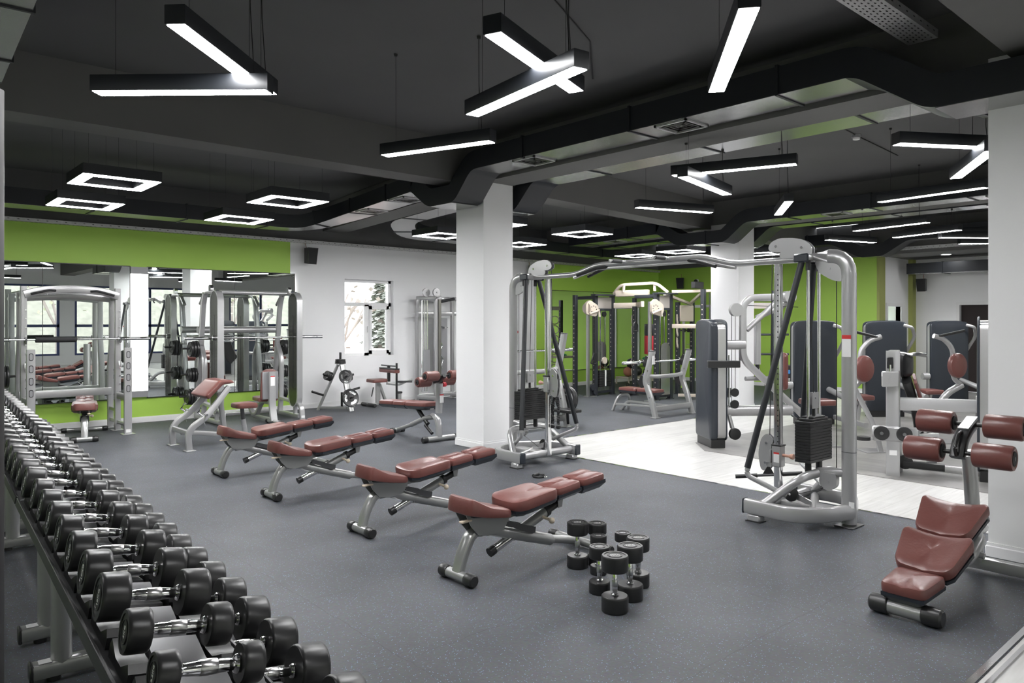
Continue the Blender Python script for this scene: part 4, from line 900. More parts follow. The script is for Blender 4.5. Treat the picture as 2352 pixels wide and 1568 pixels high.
def barbell(label, loc, rz, Lb=2.2, sl=.40, pad=0):
    o = thing('barbell', label, 'barbell', loc, rz)
    b = B(); b.cyl((-Lb/2+.01, 0, 0), (Lb/2-.01, 0, 0), .0145, 14); b.build('shaft', CHROME, o)
    for s in (-1, 1): b = B(); b.cyl((s*(Lb/2-sl), 0, 0), (s*Lb/2, 0, 0), .025, 16, .003); b.cyl((s*(Lb/2-sl-.02), 0, 0), (s*(Lb/2-sl), 0, 0), .036, 16, .003); b.build('sleeve', CHROME, o)
    if pad: b = B(); b.cyl((pad-.25, 0, 0), (pad+.25, 0, 0), .042, 18, .008); b.build('neck_pad', FOAM, o)
    return o
barbell('chrome barbell with black foam neck pad resting on the squat rack', (2.30, 12.02, 1.36), 0, 2.2, .42, -.12)
for k, (r, t) in enumerate(((.16, .03), (.15, .03), (.15, .03))):
    loose_plate((1.72-.034*k-.04, 12.5, .84), (-1, 0, 0), r, t, 'black weight plate on the left storage peg of the squat rack, %s' % ('innermost', 'middle one', 'outermost')[k], 'plates on the squat rack')
# ---- smith machine
o = thing('smith_machine', 'silver guided-bar machine with two tall slotted side towers by the mirror', 'smith machine', (4.94, 12.0, 0))
for s in (-1, 1):
    x = .65*s; w = .17
    sh = []
    for k in range(9): a = PI*k/8; sh.append((-.29+w*math.cos(a), 1.93+w*math.sin(a)))
    for k in range(9): a = PI+PI*k/8; sh.append((-.29+w*math.cos(a), .36+w*math.sin(a)))
    b = B(); n = len(sh)
    inn = [(-.29+(y+.29)*.88, z+(.012 if z < 1 else -.012)) for y, z in sh]
    for (x0, x1, P, Q) in ((x-.048, x+.048, sh, inn),):
        vs = [(x0, y, z) for y, z in P]+[(x1, y, z) for y, z in P]+[(x1, y, z) for y, z in Q]+[(x0, y, z) for y, z in Q]
        b.add(vs, [(i*n+k, i*n+(k+1) % n, ((i+1) % 4)*n+(k+1) % n, ((i+1) % 4)*n+k) for i in range(4) for k in range(n)])
    tw = b.build('tower_rim', SILVERL, o)
    for sx in (-.041, .041):
        b = B(); b.plate(inn, (x+sx, 0, 0), (0, 1, 0), (0, 0, 1), .006); b.build('tower_panel', mat('dark_olive_panel', (.035, .037, .03), .25), tw)
        b = B(); b.plate(rpoly([(-.315, .5), (-.285, .5), (-.285, 1.72), (-.315, 1.72)], .014), (x+sx*1.08, 0, 0), (0, 1, 0), (0, 0, 1), .003); b.build('slot', BLACK, tw)
    b = B()
    for k in range(16):
        for sd in (-1, 1): b.cyl((x-.050, -.29+sd*.150, .42+.095*k), (x-.044, -.29+sd*.150, .42+.095*k), .005, 6)
    b.build('rivet', CHROME, tw)['kind'] = 'stuff'
    b = B(); b.tube([(x, -.29, .32), (x, -.29, 1.98)], .014, 10); b.build('guide_rod', CHROME, o)
    b = B(); b.bar([(x, -.29, 2.03), (x, -.15, 2.08), (x, .22, 2.075), (x, .42, 1.9)], .06, .045, .015, .12); b.build('top_arm', SILVERL, o)
    b = B(); b.lathe([(.001, -.03), (.03, -.028), (.038, 0), (.03, .028), (.001, .03)], (x, -.32, 2.07), (0, 1, 0), 14); b.build('end_cap', NAVY, o)
    b = B(); b.bar([(x, .22, 2.07), (x, .30, 1.9), (x, .60, .02)], .085, .065, .018, .15, (0, 1, 0)); b.build('rear_upright', SILVERL, o)
    b = B(); b.bar([(x, .42, 1.25), (x, .24, .98), (x, .26, .30), (x, .30, .06)], .085, .065, .018, .12, (0, 1, 0)); b.build('kinked_leg', SILVERL, o)
    b = B(); b.bar([(x, .62, .05), (x, -.10, .05), (x, -.45, .05)], .07, .06, .012); b.bar([(x, .25, .30), (x, -.35, .26), (x, -.53, .22), (x, -.55, .0)], .085, .05, .014, .12); b.bar([(x, -.29, .25), (x, -.29, .06)], .06, .05, .01, 0, (0, 1, 0)); b.build('base_rail', SILVERL, o)
    b = B(); b.box(x-.03, -.579, .03, x+.03, -.575, .07); b.build('sticker', WHITE, o)
    if s > 0: b = B(); b.box(x-.03, -.4085, 1.22, x+.03, -.4055, 1.42); b.box(x-.03, -.409, 1.42, x+.03, -.406, 1.445, mi=1); b.build('label', [WHITE, RED], tw)
    b = B(); b.plate(rpoly([(-.04, 2.08), (.05, 2.08), (.05, 2.17), (.02, 2.20), (-.04, 2.17)], .03), (x, -.05, 0), (0, 1, 0), (0, 0, 1), .05); b.build('cable_guide', CHROME, o)
    for j, z in enumerate((1.18, .76, .40)):
        b = B(); b.tube([(x+s*.03, .36+.08*j, z), (x+s*.30, .36+.08*j, z)], .017, 10); b.build('storage_peg', BLACK, o)
b = B(); b.tube([(-.65, -.03, 2.085), (.65, -.03, 2.085)], .036, 14); b.build('top_tube', SILVERL, o)
b = B(); b.tube([(-.70, .42, 1.475), (.70, .42, 1.475)], .055, 16); b.build('rear_tube', SILVERL, o)
b = B(); b.bar([(-.65, .60, .05), (.65, .60, .05)], .06, .06, .012); b.build('rear_rail', SILVERL, o)
b = B(); b.cyl((-.70, -.29, 1.355), (.70, -.29, 1.355), .0145, 12)
for s in (-1, 1): b.cyl((s*.70, -.29, 1.355), (s*1.14, -.29, 1.355), .025, 16, .003); b.cyl((s*.695, -.29, 1.355), (s*.72, -.29, 1.355), .04, 16)
b.build('guided_bar', CHROME, o)
for s, nm in ((-1, 'left'), (1, 'right')):
    for j, (z, nz) in enumerate(((1.18, 'top'), (.76, 'middle'), (.40, 'bottom'))):
        for k in range(3):
            r = (.135, .12, .14)[j]
            loose_plate((4.94+s*(.72+.045*k), 12.36+.08*j, z-.012), (s, 0, 0), r-.006*k, .036, 'black weight plate on the %s-hand %s peg of the guided-bar machine, %s' % (nm, nz, ('innermost', 'middle', 'outermost')[k]), 'plates on the guided-bar machine')
# ---- preacher curl bench
o = thing('preacher_bench', 'silver preacher curl bench with sloping burgundy arm pad left of the bench row', 'weight bench', (3.17, 9.88, 0))
for y in (-.31, .31):
    b = B(); b.bar([(0, y, 0), (-.02, y, .20), (.04, y, .30), (.20, y, .40), (.52, y*.75, .76)], .055, .075, .012, .12, (-1, 0, .3)); b.box(-.06, y-.07, 0, .06, y+.07, .012, .003); l = b.build('front_leg', SILVERL, o)
    b = B(); b.tube([(.18, y*1.02, .40), (.10, y*1.02, .47), (.14, y*1.02, .53)], .012, 8); b.cyl((.19, y*.9, .44), (.19, y*1.25, .44), .014, 12); b.build('bar_hook', CHROME, l)
    b = B(); b.tube([(.18, y*1.1, .42), (.17, y*1.12, .33), (.18, y*1.1, .28)], .004, 6); b.build('pin_chain', CHROME, l)
b = B(); b.bar([(0, -.31, .22), (0, .31, .22)], .05, .06, .008); b.bar([(.0, 0, .2), (.30, 0, .16), (.86, 0, .06)], .06, .06, .01, .1); b.bar([(.48, 0, .68), (.56, 0, .10)], .06, .06, .01, 0, (0, 1, 0)); b.box(.80, -.09, 0, .93, .09, .012, .003); b.build('frame', SILVERL, o)
b = B(); d = Vector((.22, 0, .215)).normalized(); fn = lambda x, y, z: -.9*max(0, x-.27)**1.0*(x > .27)
b.pad(densify(rpoly([(0, -.29), (.38, -.29), (.38, .29), (0, .29)], .04), .03), .06, (.245, 0, .62), d, (0, 1, 0), .02, .004, fn); b.build('arm_pad', VINYL, o)
b = B(); b.box(.24, -.2, .58, .50, .2, .62) if 0 else b.plate([(-.2, .02), (.2, .02), (.2, .28), (-.2, .28)], (.255, 0, .61), (0, 1, 0), d, .02); b.build('pad_plate', NAVY, o)
b = B(); b.pad(densify(rpoly([(-.13, -.14), (.15, -.18), (.15, .18), (-.13, .14)], .07), .03), .065, (.80, 0, .455), (1, 0, 0), (0, 1, 0), .022, .008); b.build('seat', VINYL, o)
b = B(); b.tube([(.84, 0, .05), (.80, 0, .30)], .034, 14); sp_ = b.build('seat_post', SILVERL, o); b = B(); b.tube([(.80, 0, .29), (.785, 0, .45)], .027, 14); b.build('slide_post', DSTEEL, sp_)
# ---- upright bench in the smith machine
o = thing('upright_bench', 'burgundy upright shoulder-press bench seen from behind inside the guided-bar machine', 'weight bench', (5.0, 11.2, 0))
capped_foot(o, (0, 0, .04), .27, .035)
b = B(); b.bar([(0, .02, .05), (0, .08, .25), (0, .10, .82)], .11, .06, .014, .15, (1, 0, 0) if 0 else (0, 1, 0)); pt = b.build('back_post', SILVERL, o)
b = B(); b.box(-.035, .062, .60, .035, .07, .74); b.box(-.035, .061, .74, .035, .07, .757, mi=1); b.build('label', [WHITE, RED], pt)
b = B(); b.pad(densify(rpoly([(-.15, 0), (.15, 0), (.13, .46), (.05, .5), (-.05, .5), (-.13, .46)], .06), .03), .06, (0, .17, .36), (-1, 0, 0), (0, 0, 1), .02, .008); b.build('back_pad', VINYL, o)
b = B(); b.box(-.13, .145, .38, .13, .17, .82, .01); b.tube([(0, .1, .72), (0, .15, .72)], .02, 8); b.tube([(0, .1, .45), (0, .15, .45)], .02, 8); b.build('pad_shell', GREYPANEL, o)
b = B(); b.pad(densify(rpoly([(-.17, 0), (.17, 0), (.12, .40), (-.12, .40)], .06), .03), .065, (0, .20, .345), (1, 0, 0), (0, 1, 0), .022, .008); b.build('seat', VINYL, o)
b = B(); b.bar([(0, .10, .33), (0, .48, .33), (0, .66, .10), (0, .82, .07), (0, 1.02, .27)], .07, .06, .014, .12); b.bar([(0, .05, .06), (0, .75, .07)], .06, .05, .01); b.box(-.2, .98, .24, .2, 1.04, .28, .01); b.build('foot_tube', SILVER, o)
# ---- plate tree
o = thing('plate_tree', 'silver A-frame weight plate tree standing by the white wall under the window', 'plate rack', (6.72, 12.25, 0))
for (x, y, nm) in ((-.34, .20, 'leg'), (.03, -.36, 'leg'), (.40, .20, 'leg')):
    tx = (0, -.02); w = .09 if x == .03 else .045
    b = B(); b.sweep([(x, y, 0), (tx[0]+x*.12, tx[1]+y*.12, .83)], rrect(w, .045, .008), (0, 1, 0)); b.build('leg', SILVER, o)
b = B(); b.bar([(-.32, .19, .05), (.02, -.2, .05)], .04, .05, .006); b.bar([(.38, .19, .05), (.02, -.2, .05)], .04, .05, .006); b.box(-.06, -.07, .815, .06, .05, .83, .003); b.build('base_rail', SILVER, o)
pg = (((0, -.01, .83), (0, 0, 1), .22), ((-.13, .06, .60), (-.8, -.1, .28), .20), ((-.25, .14, .27), (-.8, -.1, .28), .27), ((.02, -.11, .60), (0, -1, .25), .16), ((.03, -.27, .23), (0, -1, .25), .16), ((.17, .06, .60), (.8, -.1, .2), .14), ((.29, .12, .33), (.8, -.1, .2), .18), ((-.02, -.1, .06), (0, 0, 1), .27))
for p, d, L in pg:
    d = Vector(d).normalized(); b = B(); b.cyl(Vector(p), Vector(p)+d*L, .021, 14, .003); b.build('peg', BLACK, o)
for k in range(3): loose_plate((6.72, 12.24, .845+.028*k), (0, 0, 1), .10-.004*k, .025, 'small black weight plate on the top peg of the plate tree, %s' % ('lowest', 'middle', 'topmost')[k], 'plates on the plate tree')
for k in range(4): d = Vector((-.8, -.1, .28)).normalized(); p = Vector((6.59, 12.31, .60))+d*(.03+.027*k); loose_plate(p, d, .085, .025, 'small black weight plate on the upper left peg of the plate tree', 'small plates on the left peg of the tree')
d = Vector((0, -1, .25)).normalized()
loose_plate(Vector((6.74, 12.14, .60))+d*.04, d, .13, .03, 'black three-hole weight plate on the upper front peg of the plate tree', 'plates on the plate tree', 1)
loose_plate(Vector((6.75, 11.98, .23))+d*.04, d, .165, .035, 'largest black three-hole weight plate, on the low front peg of the plate tree', 'plates on the plate tree', 1)
for k in range(2): d = Vector((.8, -.1, .2)).normalized(); loose_plate(Vector((6.89, 12.31, .60))+d*(.02+.03*k), d, .10, .026, 'black weight plate on the upper right peg of the plate tree, %s' % ('inner', 'outer')[k], 'plates on the plate tree')
# ---- seated calf machine
o = thing('calf_machine', 'seated calf machine with burgundy seat and thigh pad under the window', 'exercise machine', (7.7, 12.3, 0))
b = B(); b.bar([(-.36, .05, .04), (.42, .05, .04)], .06, .05, .01); b.bar([(.16, .25, .04), (.16, -.28, .04)], .06, .05, .01); b.bar([(-.33, .25, .04), (-.33, -.15, .04)], .05, .05, .01); b.bar([(-.12, .05, .05), (-.12, .05, .44)], .09, .06, .01, 0, (0, 1, 0)); b.bar([(-.08, .05, .40), (.06, .05, .06)], .05, .05, .01, 0, (0, 1, 0)); b.bar([(.36, .05, .04), (.36, .05, .22)], .07, .07, .01, 0, (0, 1, 0)); b.build('frame', SILVER, o)
b = B(); b.cyl((-.33, .27, .04), (-.33, -.20, .04), .035, 12, .006); b.build('rubber_foot', RUBBER, o); b = B(); b.box(.31, 0, .21, .41, .1, .25, .01); b.build('post_cap', RUBBER, o)
b = B(); b.pad(densify(rpoly([(-.18, -.16), (.15, -.13), (.15, .13), (-.18, .16)], .05), .03), .065, (-.12, .05, .455), (1, 0, 0), (0, 1, 0), .02, .006); b.build('seat', VINYL, o)
b = B(); b.bar([(.08, .05, .42), (.36, .05, .38), (.52, .05, .44), (.62, -.02, .47)], .05, .05, .012, .1); b.build('lever_arm', SILVER, o)
b = B(); b.bar([(.14, -.22, .66), (.14, .34, .66)], .11, .07, .02); b.build('thigh_pad', VINYL, o)
b = B(); b.bar([(.14, -.23, .705), (.14, .35, .705)], .10, .025, .008); b.bar([(.14, -.2, .0), (.14, -.2, .82)], .032, .032, .004, 0, (0, 1, 0)); b.tube([(.14, -.18, .76), (.14, .34, .76)], .014, 10); b.bar([(.14, .08, .45), (.14, .08, .76)], .05, .05, .006, 0, (0, 1, 0)); b.tube([(.32, .05, .44), (.55, -.12, .44)], .018, 8); b.tube([(-.22, .05, .36), (-.30, -.02, .2)], .012, 8); b.build('black_post', BLACK, o)
# ---- dual cable station behind the column
o = thing('cable_station', 'silver dual cable tower with grey panels against the white wall behind the nearest column', 'cable machine', (9.1, 12.4, 0))
for x, y in ((-.45, .2), (-.28, -.22), (.45, .2), (.55, -.22)):
    b = B(); b.sweep([(x, y, 0), (x, y, 2.06), (x+(.12 if x < 0 else -.12), y, 2.1)], rrect(.07, .07, .015), (0, 1, 0), .08); b.box(x-.06, y-.06, 0, x+.06, y+.06, .012); b.build('upright', SILVERL, o)
for z in (2.09, 1.78, .1): b = B(); b.bar([(-.45, .2, z), (.55, .2, z)], .06, .08, .012); b.build('crossbar', SILVERL, o)
b = B(); b.bar([(-.45, .2, .08), (-.28, -.25, .08)], .07, .08, .012); b.bar([(.45, .2, .08), (.55, -.25, .08)], .07, .08, .012); b.bar([(-.45, .2, 2.1), (-.28, -.22, 2.1)], .06, .06, .012); b.bar([(.45, .2, 2.1), (.55, -.22, 2.1)], .06, .06, .012); b.build('side_rail', SILVERL, o)
for x in (-.46, -.40, -.34): b = B(); b.tube([(x, 0, .2), (x, 0, 2.05)], .014, 8); b.build('guide_rod', CHROME, o)
b = B(); b.bar([(-.22, -.26, .1), (-.22, -.26, 2.06)], .055, .055, .006, 0, (0, 1, 0)); b.build('mast', mat('olive_steel', (.22, .215, .19), .3, .8), o)
for x0, x1, z0, z1, y in ((-.47, -.31, .35, 1.05, -.06), (.0, .36, .3, 1.68, .26), (.46, .60, .3, 1.05, -.06)): b = B(); b.box(x0, y-.012, z0, x1, y+.012, z1, .008); b.build('cover_panel', GREYPANEL, o)
for x, y in ((-.40, -.05), (-.24, -.18), (.5, -.1)):
    b = B(); b.cyl((x, y-.02, 2.2), (x, y+.02, 2.2), .085, 20); b.cyl((x, y-.03, 2.2), (x, y+.03, 2.2), .012, 8); b.build('pulley', SILVERL, o)
b = B(); b.tube([(-.2, -.15, 2.0), (.2, -.2, 2.08), (.5, -.2, 2.1)], .026, 12); b.tube([(-.15, -.22, 2.02), (.18, -.22, 2.08)], .03, 12, mi=1); b.build('pull_up_grip', [SILVERL, FOAM], o)
b = B(); b.box(.56, -.1, .45, .66, .1, 1.1, .02); b.build('weight_cover', GREYPANEL, o)
o = thing('curl_bar', 'silver zigzag curl bar hanging on the grey panel of the cable tower', 'cable attachment', (9.22, 12.6, 1.05))
b = B(); b.tube([(0, 0, .42), (.03, 0, .34), (-.02, 0, .2), (.07, 0, .06), (-.01, 0, -.08), (.09, 0, -.22), (.05, 0, -.36), (.07, 0, -.42)], .014, 8, .03); b.build('bar', CHROME, o)
o = thing('v_handle', 'chrome V-shaped cable handle hanging at the top of the grey panel', 'cable attachment', (9.17, 12.58, 1.45))
b = B(); b.tube([(-.09, 0, -.10), (0, 0, .08), (.05, -.03, -.07)], .012, 8, .02); b.tube([(.02, 0, .06), (.22, -.03, .04)], .012, 8); b.build('bar', CHROME, o); b = B(); b.tube([(-.12, .0, -.07), (-.05, 0, -.12)], .018, 8); b.tube([(.15, -.06, .04), (.15, .03, .04)], .018, 8); b.build('grip', STEEL, o)
o = thing('handle_attachment', 'black cable handle lying on the floor at the foot of the cable tower', 'cable attachment', (9.3, 11.8, .0), R(10)); b = B(); b.tube([(-.25, 0, .02), (.25, 0, .02)], .016, 10); b.build('bar', RUBBER, o); b = B(); b.tube([(-.1, 0, .02), (0, .03, .14), (.1, 0, .02)], .006, 6); b.build('wire_loop', BLACK, o)
# ---- second sit-up bench beside the nearest column
def make_decline2():
    o = thing('situp_bench', 'burgundy sit-up bench with four leg rollers left of the nearest column', 'weight bench', (5.97, 8.13, 0), R(90))
    capped_foot(o, (0, 0, .04), .30, .036); capped_foot(o, (1.07, 0, .034), .12, .034)
    b = B(); b.bar([(0, .03, .05), (.0, .03, .2), (.06, .02, .31), (.2, 0, .32)], .08, .06, .016, .12, (-1, 0, 0)); b.build('front_leg', SILVERL, o)
    b = B(); b.tube([(.1, 0, .32), (.35, 0, .28), (.70, 0, .15)], .035, 14, .08); b.tube([(.68, 0, .155), (1.07, 0, .04)], .028, 12); b.build('spine', SILVER, o)
    b = B(); b.sweep([(.02, .02, .38), (0, .02, .78)], [(x, y*1.3) for x, y in circ(.042, 16)], (1, 0, 0)); b.build('roller_post', SILVERL, o)
    b = B(); b.box(-.05, -.01, .52, -.043, .05, .62); b.box(-.05, -.01, .62, -.043, .05, .635, mi=1); b.build('label', [WHITE, RED], o)
    b = B(); b.cyl((-.01, -.03, .76), (-.01, -.07, .76), .03, 14); b.build('knob', REDP, o)
    u = Vector((-1.2, 0, .05)).normalized()
    for a, L, w in ((1.38, .40, .13), (.97, .30, .15), (.66, .48, .15)): crease_pad(o, [(0, -w), (L, -w), (L, w), (0, w)], .055, (a, 0, .40+(1.38-a)*.045), u, (0, -1, 0), 'pad')
    b = B(); b.bar([(1.3, 0, .39), (.2, 0, .42)], .06, .03, .006); b.build('pad_frame', SILVER, o)
    b = B(); b.tube([(.30, 0, .2), (.55, 0, .39)], .03, 10); b.tube([(.36, 0, .18), (.2, 0, .08)], .024, 10); b.build('strut', BLACK, o)
    for x, z in ((.12, .80), (-.06, .885)):
        b = B(); b.cyl((x, -.33, z), (x, .33, z), .013, 10); b.build('roller_axle', BLACK, o)
        for s in (-1, 1):
            b = B(); r = .068; b.lathe([(.04, .004), (r*.8, 0), (r, .016), (r, .20), (r*.8, .216), (.04, .212)], (x, s*.09, z), (0, s, 0), 20); q = b.build('roller', VINYL, o)
            b = B(); b.lathe([(.001, -.006), (.035, -.006), (.04, .004), (.04, .212), (.035, .222), (.001, .222)], (x, s*.09, z), (0, s, 0), 14); b.build('roller_core', FOAM, q)
    b = B(); b.bar([(.14, 0, .79), (.02, 0, .82), (-.08, 0, .89)], .06, .05, .01); b.build('roller_head', BLACK, o)
make_decline2()
# ================================================================== benches and rigs beyond the columns
def olympic_bench(name, label, loc, H, W, depth, back, padz):
    o = thing(name, label, 'weight bench', loc)
    for s in (-1, 1):
        x = s*W/2; b = B(); b.bar([(x, 0, 0), (x, .08, H*.25), (x, .22, H*.55), (x, .17, H*.68), (x, .06, H)], .085, .085, .02, .2, (0, 1, 0)); b.box(x-.07, -.06, 0, x+.07, .06, .012, .003); u = b.build('upright', SILVER, o)
        b = B(); b.box(x-.046, .03, H-.01, x+.046, .12, H+.004, .004); b.build('cap', BLACK, u)
        for z in (H*.52, H*.82):
            y = .22 if z < H*.6 else .12
            b = B(); b.plate(rpoly([(0, .1), (.05, .12), (.09, .02), (.13, .06), (.10, -.06), (.03, -.1), (0, -.08)], .02), (x, y+.03, z), (0, 1, 0), (0, 0, 1), .03); b.build('bar_hook', BLACK, u)
        b = B()
        for z in (.12, .3, .5, .7): b.cyl((x-s*.0, -.0, 0), (x, .001, 0), .001, 4) if 0 else b.cyl((x-.045, .06+z*.1, z*H), (x-.052, .06+z*.1, z*H), .012, 8)
        b.build('bolt', CHROME, u)['kind'] = 'stuff'
    b = B(); b.bar([(-W/2, .04, .14), (W/2, .04, .14)], .07, .10, .02); b.tube([(-W/2, .20, H*.62), (-W/2+.25, .17, H*.60), (W/2-.25, .17, H*.60), (W/2, .20, H*.62)], .036, 12, .1); b.build('crossbar', SILVER, o)
    b = B(); b.bar([(0, .05, .15), (0, depth-.15, .17), (0, depth, .0)], .06, .05, .012, .08) ; b.bar([(-.22, depth+.02, .0), (-.16, depth-.06, .28), (.16, depth-.06, .28), (.22, depth+.02, .0)], .05, .04, .012, .12, (0, 1, 0)); b.bar([(-.20, depth, .12), (0, .10, .12)], .03, .04, .006); b.build('base_frame', SILVER, o)
    b = B(); b.box(-W/2-.03, -.046, H*.72, -W/2+.03, -.04, H*.86) if 0 else b.box(-W/2-.03, .04, H*.80, -W/2+.03, .05, H*.93); b.build('label', WHITE, o)
    for y0, L, w in ((.30, .42, .14), (.73, .40, .15)):
        crease_pad(o, [(0, -w), (L, -w), (L, w), (0, w)], .055, (0, y0, padz+(0 if back else 0)), (0, 1, 0), (-1, 0, 0), 'pad')
    return o
olympic_bench('bench_press', 'silver bench press with burgundy pad and a loaded-free barbell, left of the second column'.replace(' loaded-free', ' bare'), (10.59, 7.68, 0), 1.12, 1.04, 1.17, 0, .37)
barbell('chrome barbell resting on the bench press left of the second column', (10.62, 7.93, .925), 0, 2.2, .42)
o = olympic_bench('incline_press', 'silver incline press behind the left cable tower, mostly hidden', (7.60, 7.95, 0), 1.43, 1.26, 1.2, 1, .42)
b = B(); b.box(.40, -.28, .24, .66, .10, .29, .01); b.bar([(.53, -.1, .25), (.60, -.05, .06)], .04, .05); b.build('foot_platform', BLACK, o)
b = B(); b.tube([(.63, .12, .42), (.85, .12, .42)], .018, 10); b.build('storage_peg', BLACK, o)
barbell('chrome barbell resting on the incline press behind the left cable tower', (7.45, 8.16, 1.17), 0, 2.2, .40)
for k in range(2): loose_plate((8.30+.05*k, 8.07, .405), (1, 0, 0), .22-.02*k, .045, 'large black weight plate on the incline press behind the left cable tower, %s' % ('inner', 'outer')[k], 'plates on the incline press', 1)
# ---- cream and black functional rig
FR = mat('rig_charcoal', (.024, .027, .033), .4)
PAN = mat('rig_panel', (.40, .37, .34), .4, .4)
o = thing('functional_rig', 'large charcoal and cream multi-station training rig between the columns', 'training rig', (12.6, 9.9, 0))
ox, oy = 12.6, 9.9
def post(x, y, h=2.2, w=.085, holes=1, mm=None):
    b = B(); b.bar([(x-ox, y-oy, 0), (x-ox, y-oy, h)], w, w, .006, 0, (0, 1, 0)); b.box(x-ox-.06, y-oy-.06, 0, x-ox+.06, y-oy+.06, .012); p = b.build('post', mm or FR, o)
    b = B()
    for k in range(18): b.box(x-ox-w/2-.002, y-oy-.01, .25+.1*k, x-ox-w/2+.001, y-oy+.01, .272+.1*k)
    b.build('peg_hole', CREAM, p)['kind'] = 'stuff'; return p
def tower(x, y, w, stack, nm):
    """cable tower: two front posts and all between; faces the camera along -y"""
    for xx in (x, x+w): post(xx, y, 2.18, .09, 1)
    b = B(); b.bar([(x-ox-.18, y-oy-.10, 2.19), (x-ox+w+.06, y-oy-.10, 2.20)], .13, .035, .008); b.bar([(x-ox, y-oy, 2.14), (x-ox, y-oy+.55, 2.14)], .07, .07); b.build('top_arm', FR, o)
    b = B(); b.box(x-ox+.06, y-oy-.03, 1.90, x-ox+w-.05, y-oy+.03, 2.15, .004); b.build('name_panel', PAN, o)
    for zz in (1.88, .08): b = B(); b.bar([(x-ox, y-oy, zz), (x-ox+w, y-oy, zz)], .06, .055); b.build('tower_rail', FR, o)
    for q in (.34, .62): b = B(); b.tube([(x-ox+w*q, y-oy+.02, .1), (x-ox+w*q, y-oy+.02, 1.88)], .011, 8); b.build('guide_rod', CHROME, o)
    cx = x-ox+w*.5; r = w*.34
    pr = [(-r, .75 if stack else .1), (r, .75 if stack else .1)]+[(r*math.cos(PI*k/8), 1.06+.12*math.sin(PI*k/8)) for k in range(9)]
    b = B(); b.plate(pr, (cx, y-oy+(.10 if stack else -.05), 0), (1, 0, 0), (0, 0, 1), .012); b.build('half_cover', STEEL, o)
    if stack:
        for k in range(10): b = B(); b.box(cx-r, y-oy-.05, .19+.036*k, cx+r, y-oy+.08, .222+.036*k, .003); b.build('weight_plate', BLACK, o)
        b = B(); b.box(cx-.02, y-oy-.06, .2, cx+.02, y-oy-.05, .55); b.build('stack_scale', WHITE, o)
        b = B(); b.cyl((cx, y-oy-.04, .76), (cx, y-oy, .76), .075, 18); b.build('pulley', CREAM, o)
    b = B(); b.cyl((cx, y-oy-.03, 1.78), (cx, y-oy+.01, 1.78), .06, 16); b.tube([(cx-.02, y-oy, 1.78), (cx-.02, y-oy, .6)], .004, 6); b.tube([(cx+.02, y-oy, 1.78), (cx+.02, y-oy, .8)], .004, 6); b.build('top_pulley', BLACK, o)
    # outrigger mast with cream head
    mx = x-ox-.30; my = y-oy-.06
    b = B(); b.bar([(mx, my, .02), (mx, my, 2.02)], .06, .06, .006, 0, (0, 1, 0)); b.box(mx-.08, my-.08, 0, mx+.2, my+.08, .02); ms = b.build('mast', STEEL, o)
    b = B(); b.cyl((mx-.07, my-.02, 1.90), (mx-.045, my-.02, 1.90), .12, 20) if stack else None; b.plate(rpoly([(-.12, -.1), (.3, -.16), (.42, -.05), (.40, .08), (.05, .2), (-.12, .12)], .06), (mx+.06 if not stack else mx-.05, my-.05, 1.88), (.75, .66 if 0 else 0, 0), (0, 0, 1), .05); b.tube([(mx-.05, my-.1, 1.78), (mx+.22, my-.12, 1.86), (mx+.24, my-.12, 1.72)], .022, 8); hd = b.build('cable_head', CREAM, o)
    b = B()
    for k in range(8): a = 2*PI*k/8; b.cyl((mx+.10+.09*math.cos(a), my-.08, 1.88+.07*math.sin(a)), (mx+.10+.09*math.cos(a), my-.074, 1.88+.07*math.sin(a)), .012, 8)
    b.build('head_hole', BLACK, hd)
    b = B(); b.bar([(mx, my, 1.98), (x-ox, y-oy, 1.98)], .05, .06); b.bar([(mx, my, .12), (x-ox, y-oy, .12)], .05, .2); b.cyl((mx+.12, my-.05, .2), (mx+.12, my, .2), .07, 14); b.cyl((mx+.2, my-.05, .1), (mx+.2, my, .1), .06, 14); b.build('outrigger', FR, o)
tower(12.16, 10.9, .56, 1, 'A'); tower(12.42, 9.45, .46, 0, 'B')
post(11.95, 11.3); post(13.05, 8.75, 2.28); post(14.5, 11.7, 2.2); post(13.85, 9.95, 2.05); post(14.4, 9.95, 2.05); post(13.6, 8.35, 2.28); post(12.9, 10.4, 1.95)
def cream(pts, w=.07, h=.09, fil=.0): b = B(); b.bar([(x-ox, y-oy, z) for x, y, z in pts], w, h, .01, fil); b.build('cream_beam', CREAM, o)
cream([(12.44, 10.61, 2.22), (12.36, 10.35, 2.40), (12.55, 9.55, 2.42), (12.66, 9.34, 2.22)], .05, .06, .12); cream([(12.38, 10.3, 2.25), (12.36, 10.25, 2.40)], .05, .05); cream([(12.56, 9.6, 2.25), (12.57, 9.62, 2.41)], .05, .05)
cream([(12.72, 10.9, 1.97), (13.1, 10.5, 1.98), (12.35, 9.75, 1.98)], .06, .12); cream([(12.4, 10.5, 2.22), (12.48, 9.7, 2.22)], .08, .13); cream([(12.88, 9.4, 2.24), (13.6, 8.35, 2.26)], .1, .06); cream([(12.9, 9.6, 2.2), (14.4, 9.95, 2.0)], .06, .06); cream([(13.05, 8.75, 2.22), (14.3, 9.9, 2.05)], .06, .06); cream([(12.88, 9.4, 1.52), (13.65, 8.4, 1.52)], .12, .09); cream([(14.5, 11.7, 1.98), (12.72, 10.9, 1.98)], .06, .1); cream([(12.95, 9.3, .08), (13.6, 8.35, .08)], .06, .06)
b = B(); b.box(13.86-ox, 9.88-oy, 1.62, 14.36-ox, 9.92-oy, 1.98, .01); b.build('name_panel', CREAM, o)
b = B(); b.box(12.98-ox, 8.9-oy, 2.30, 13.3-ox, 9.0-oy, 2.44, .01); b.build('display_box', BLACK, o)
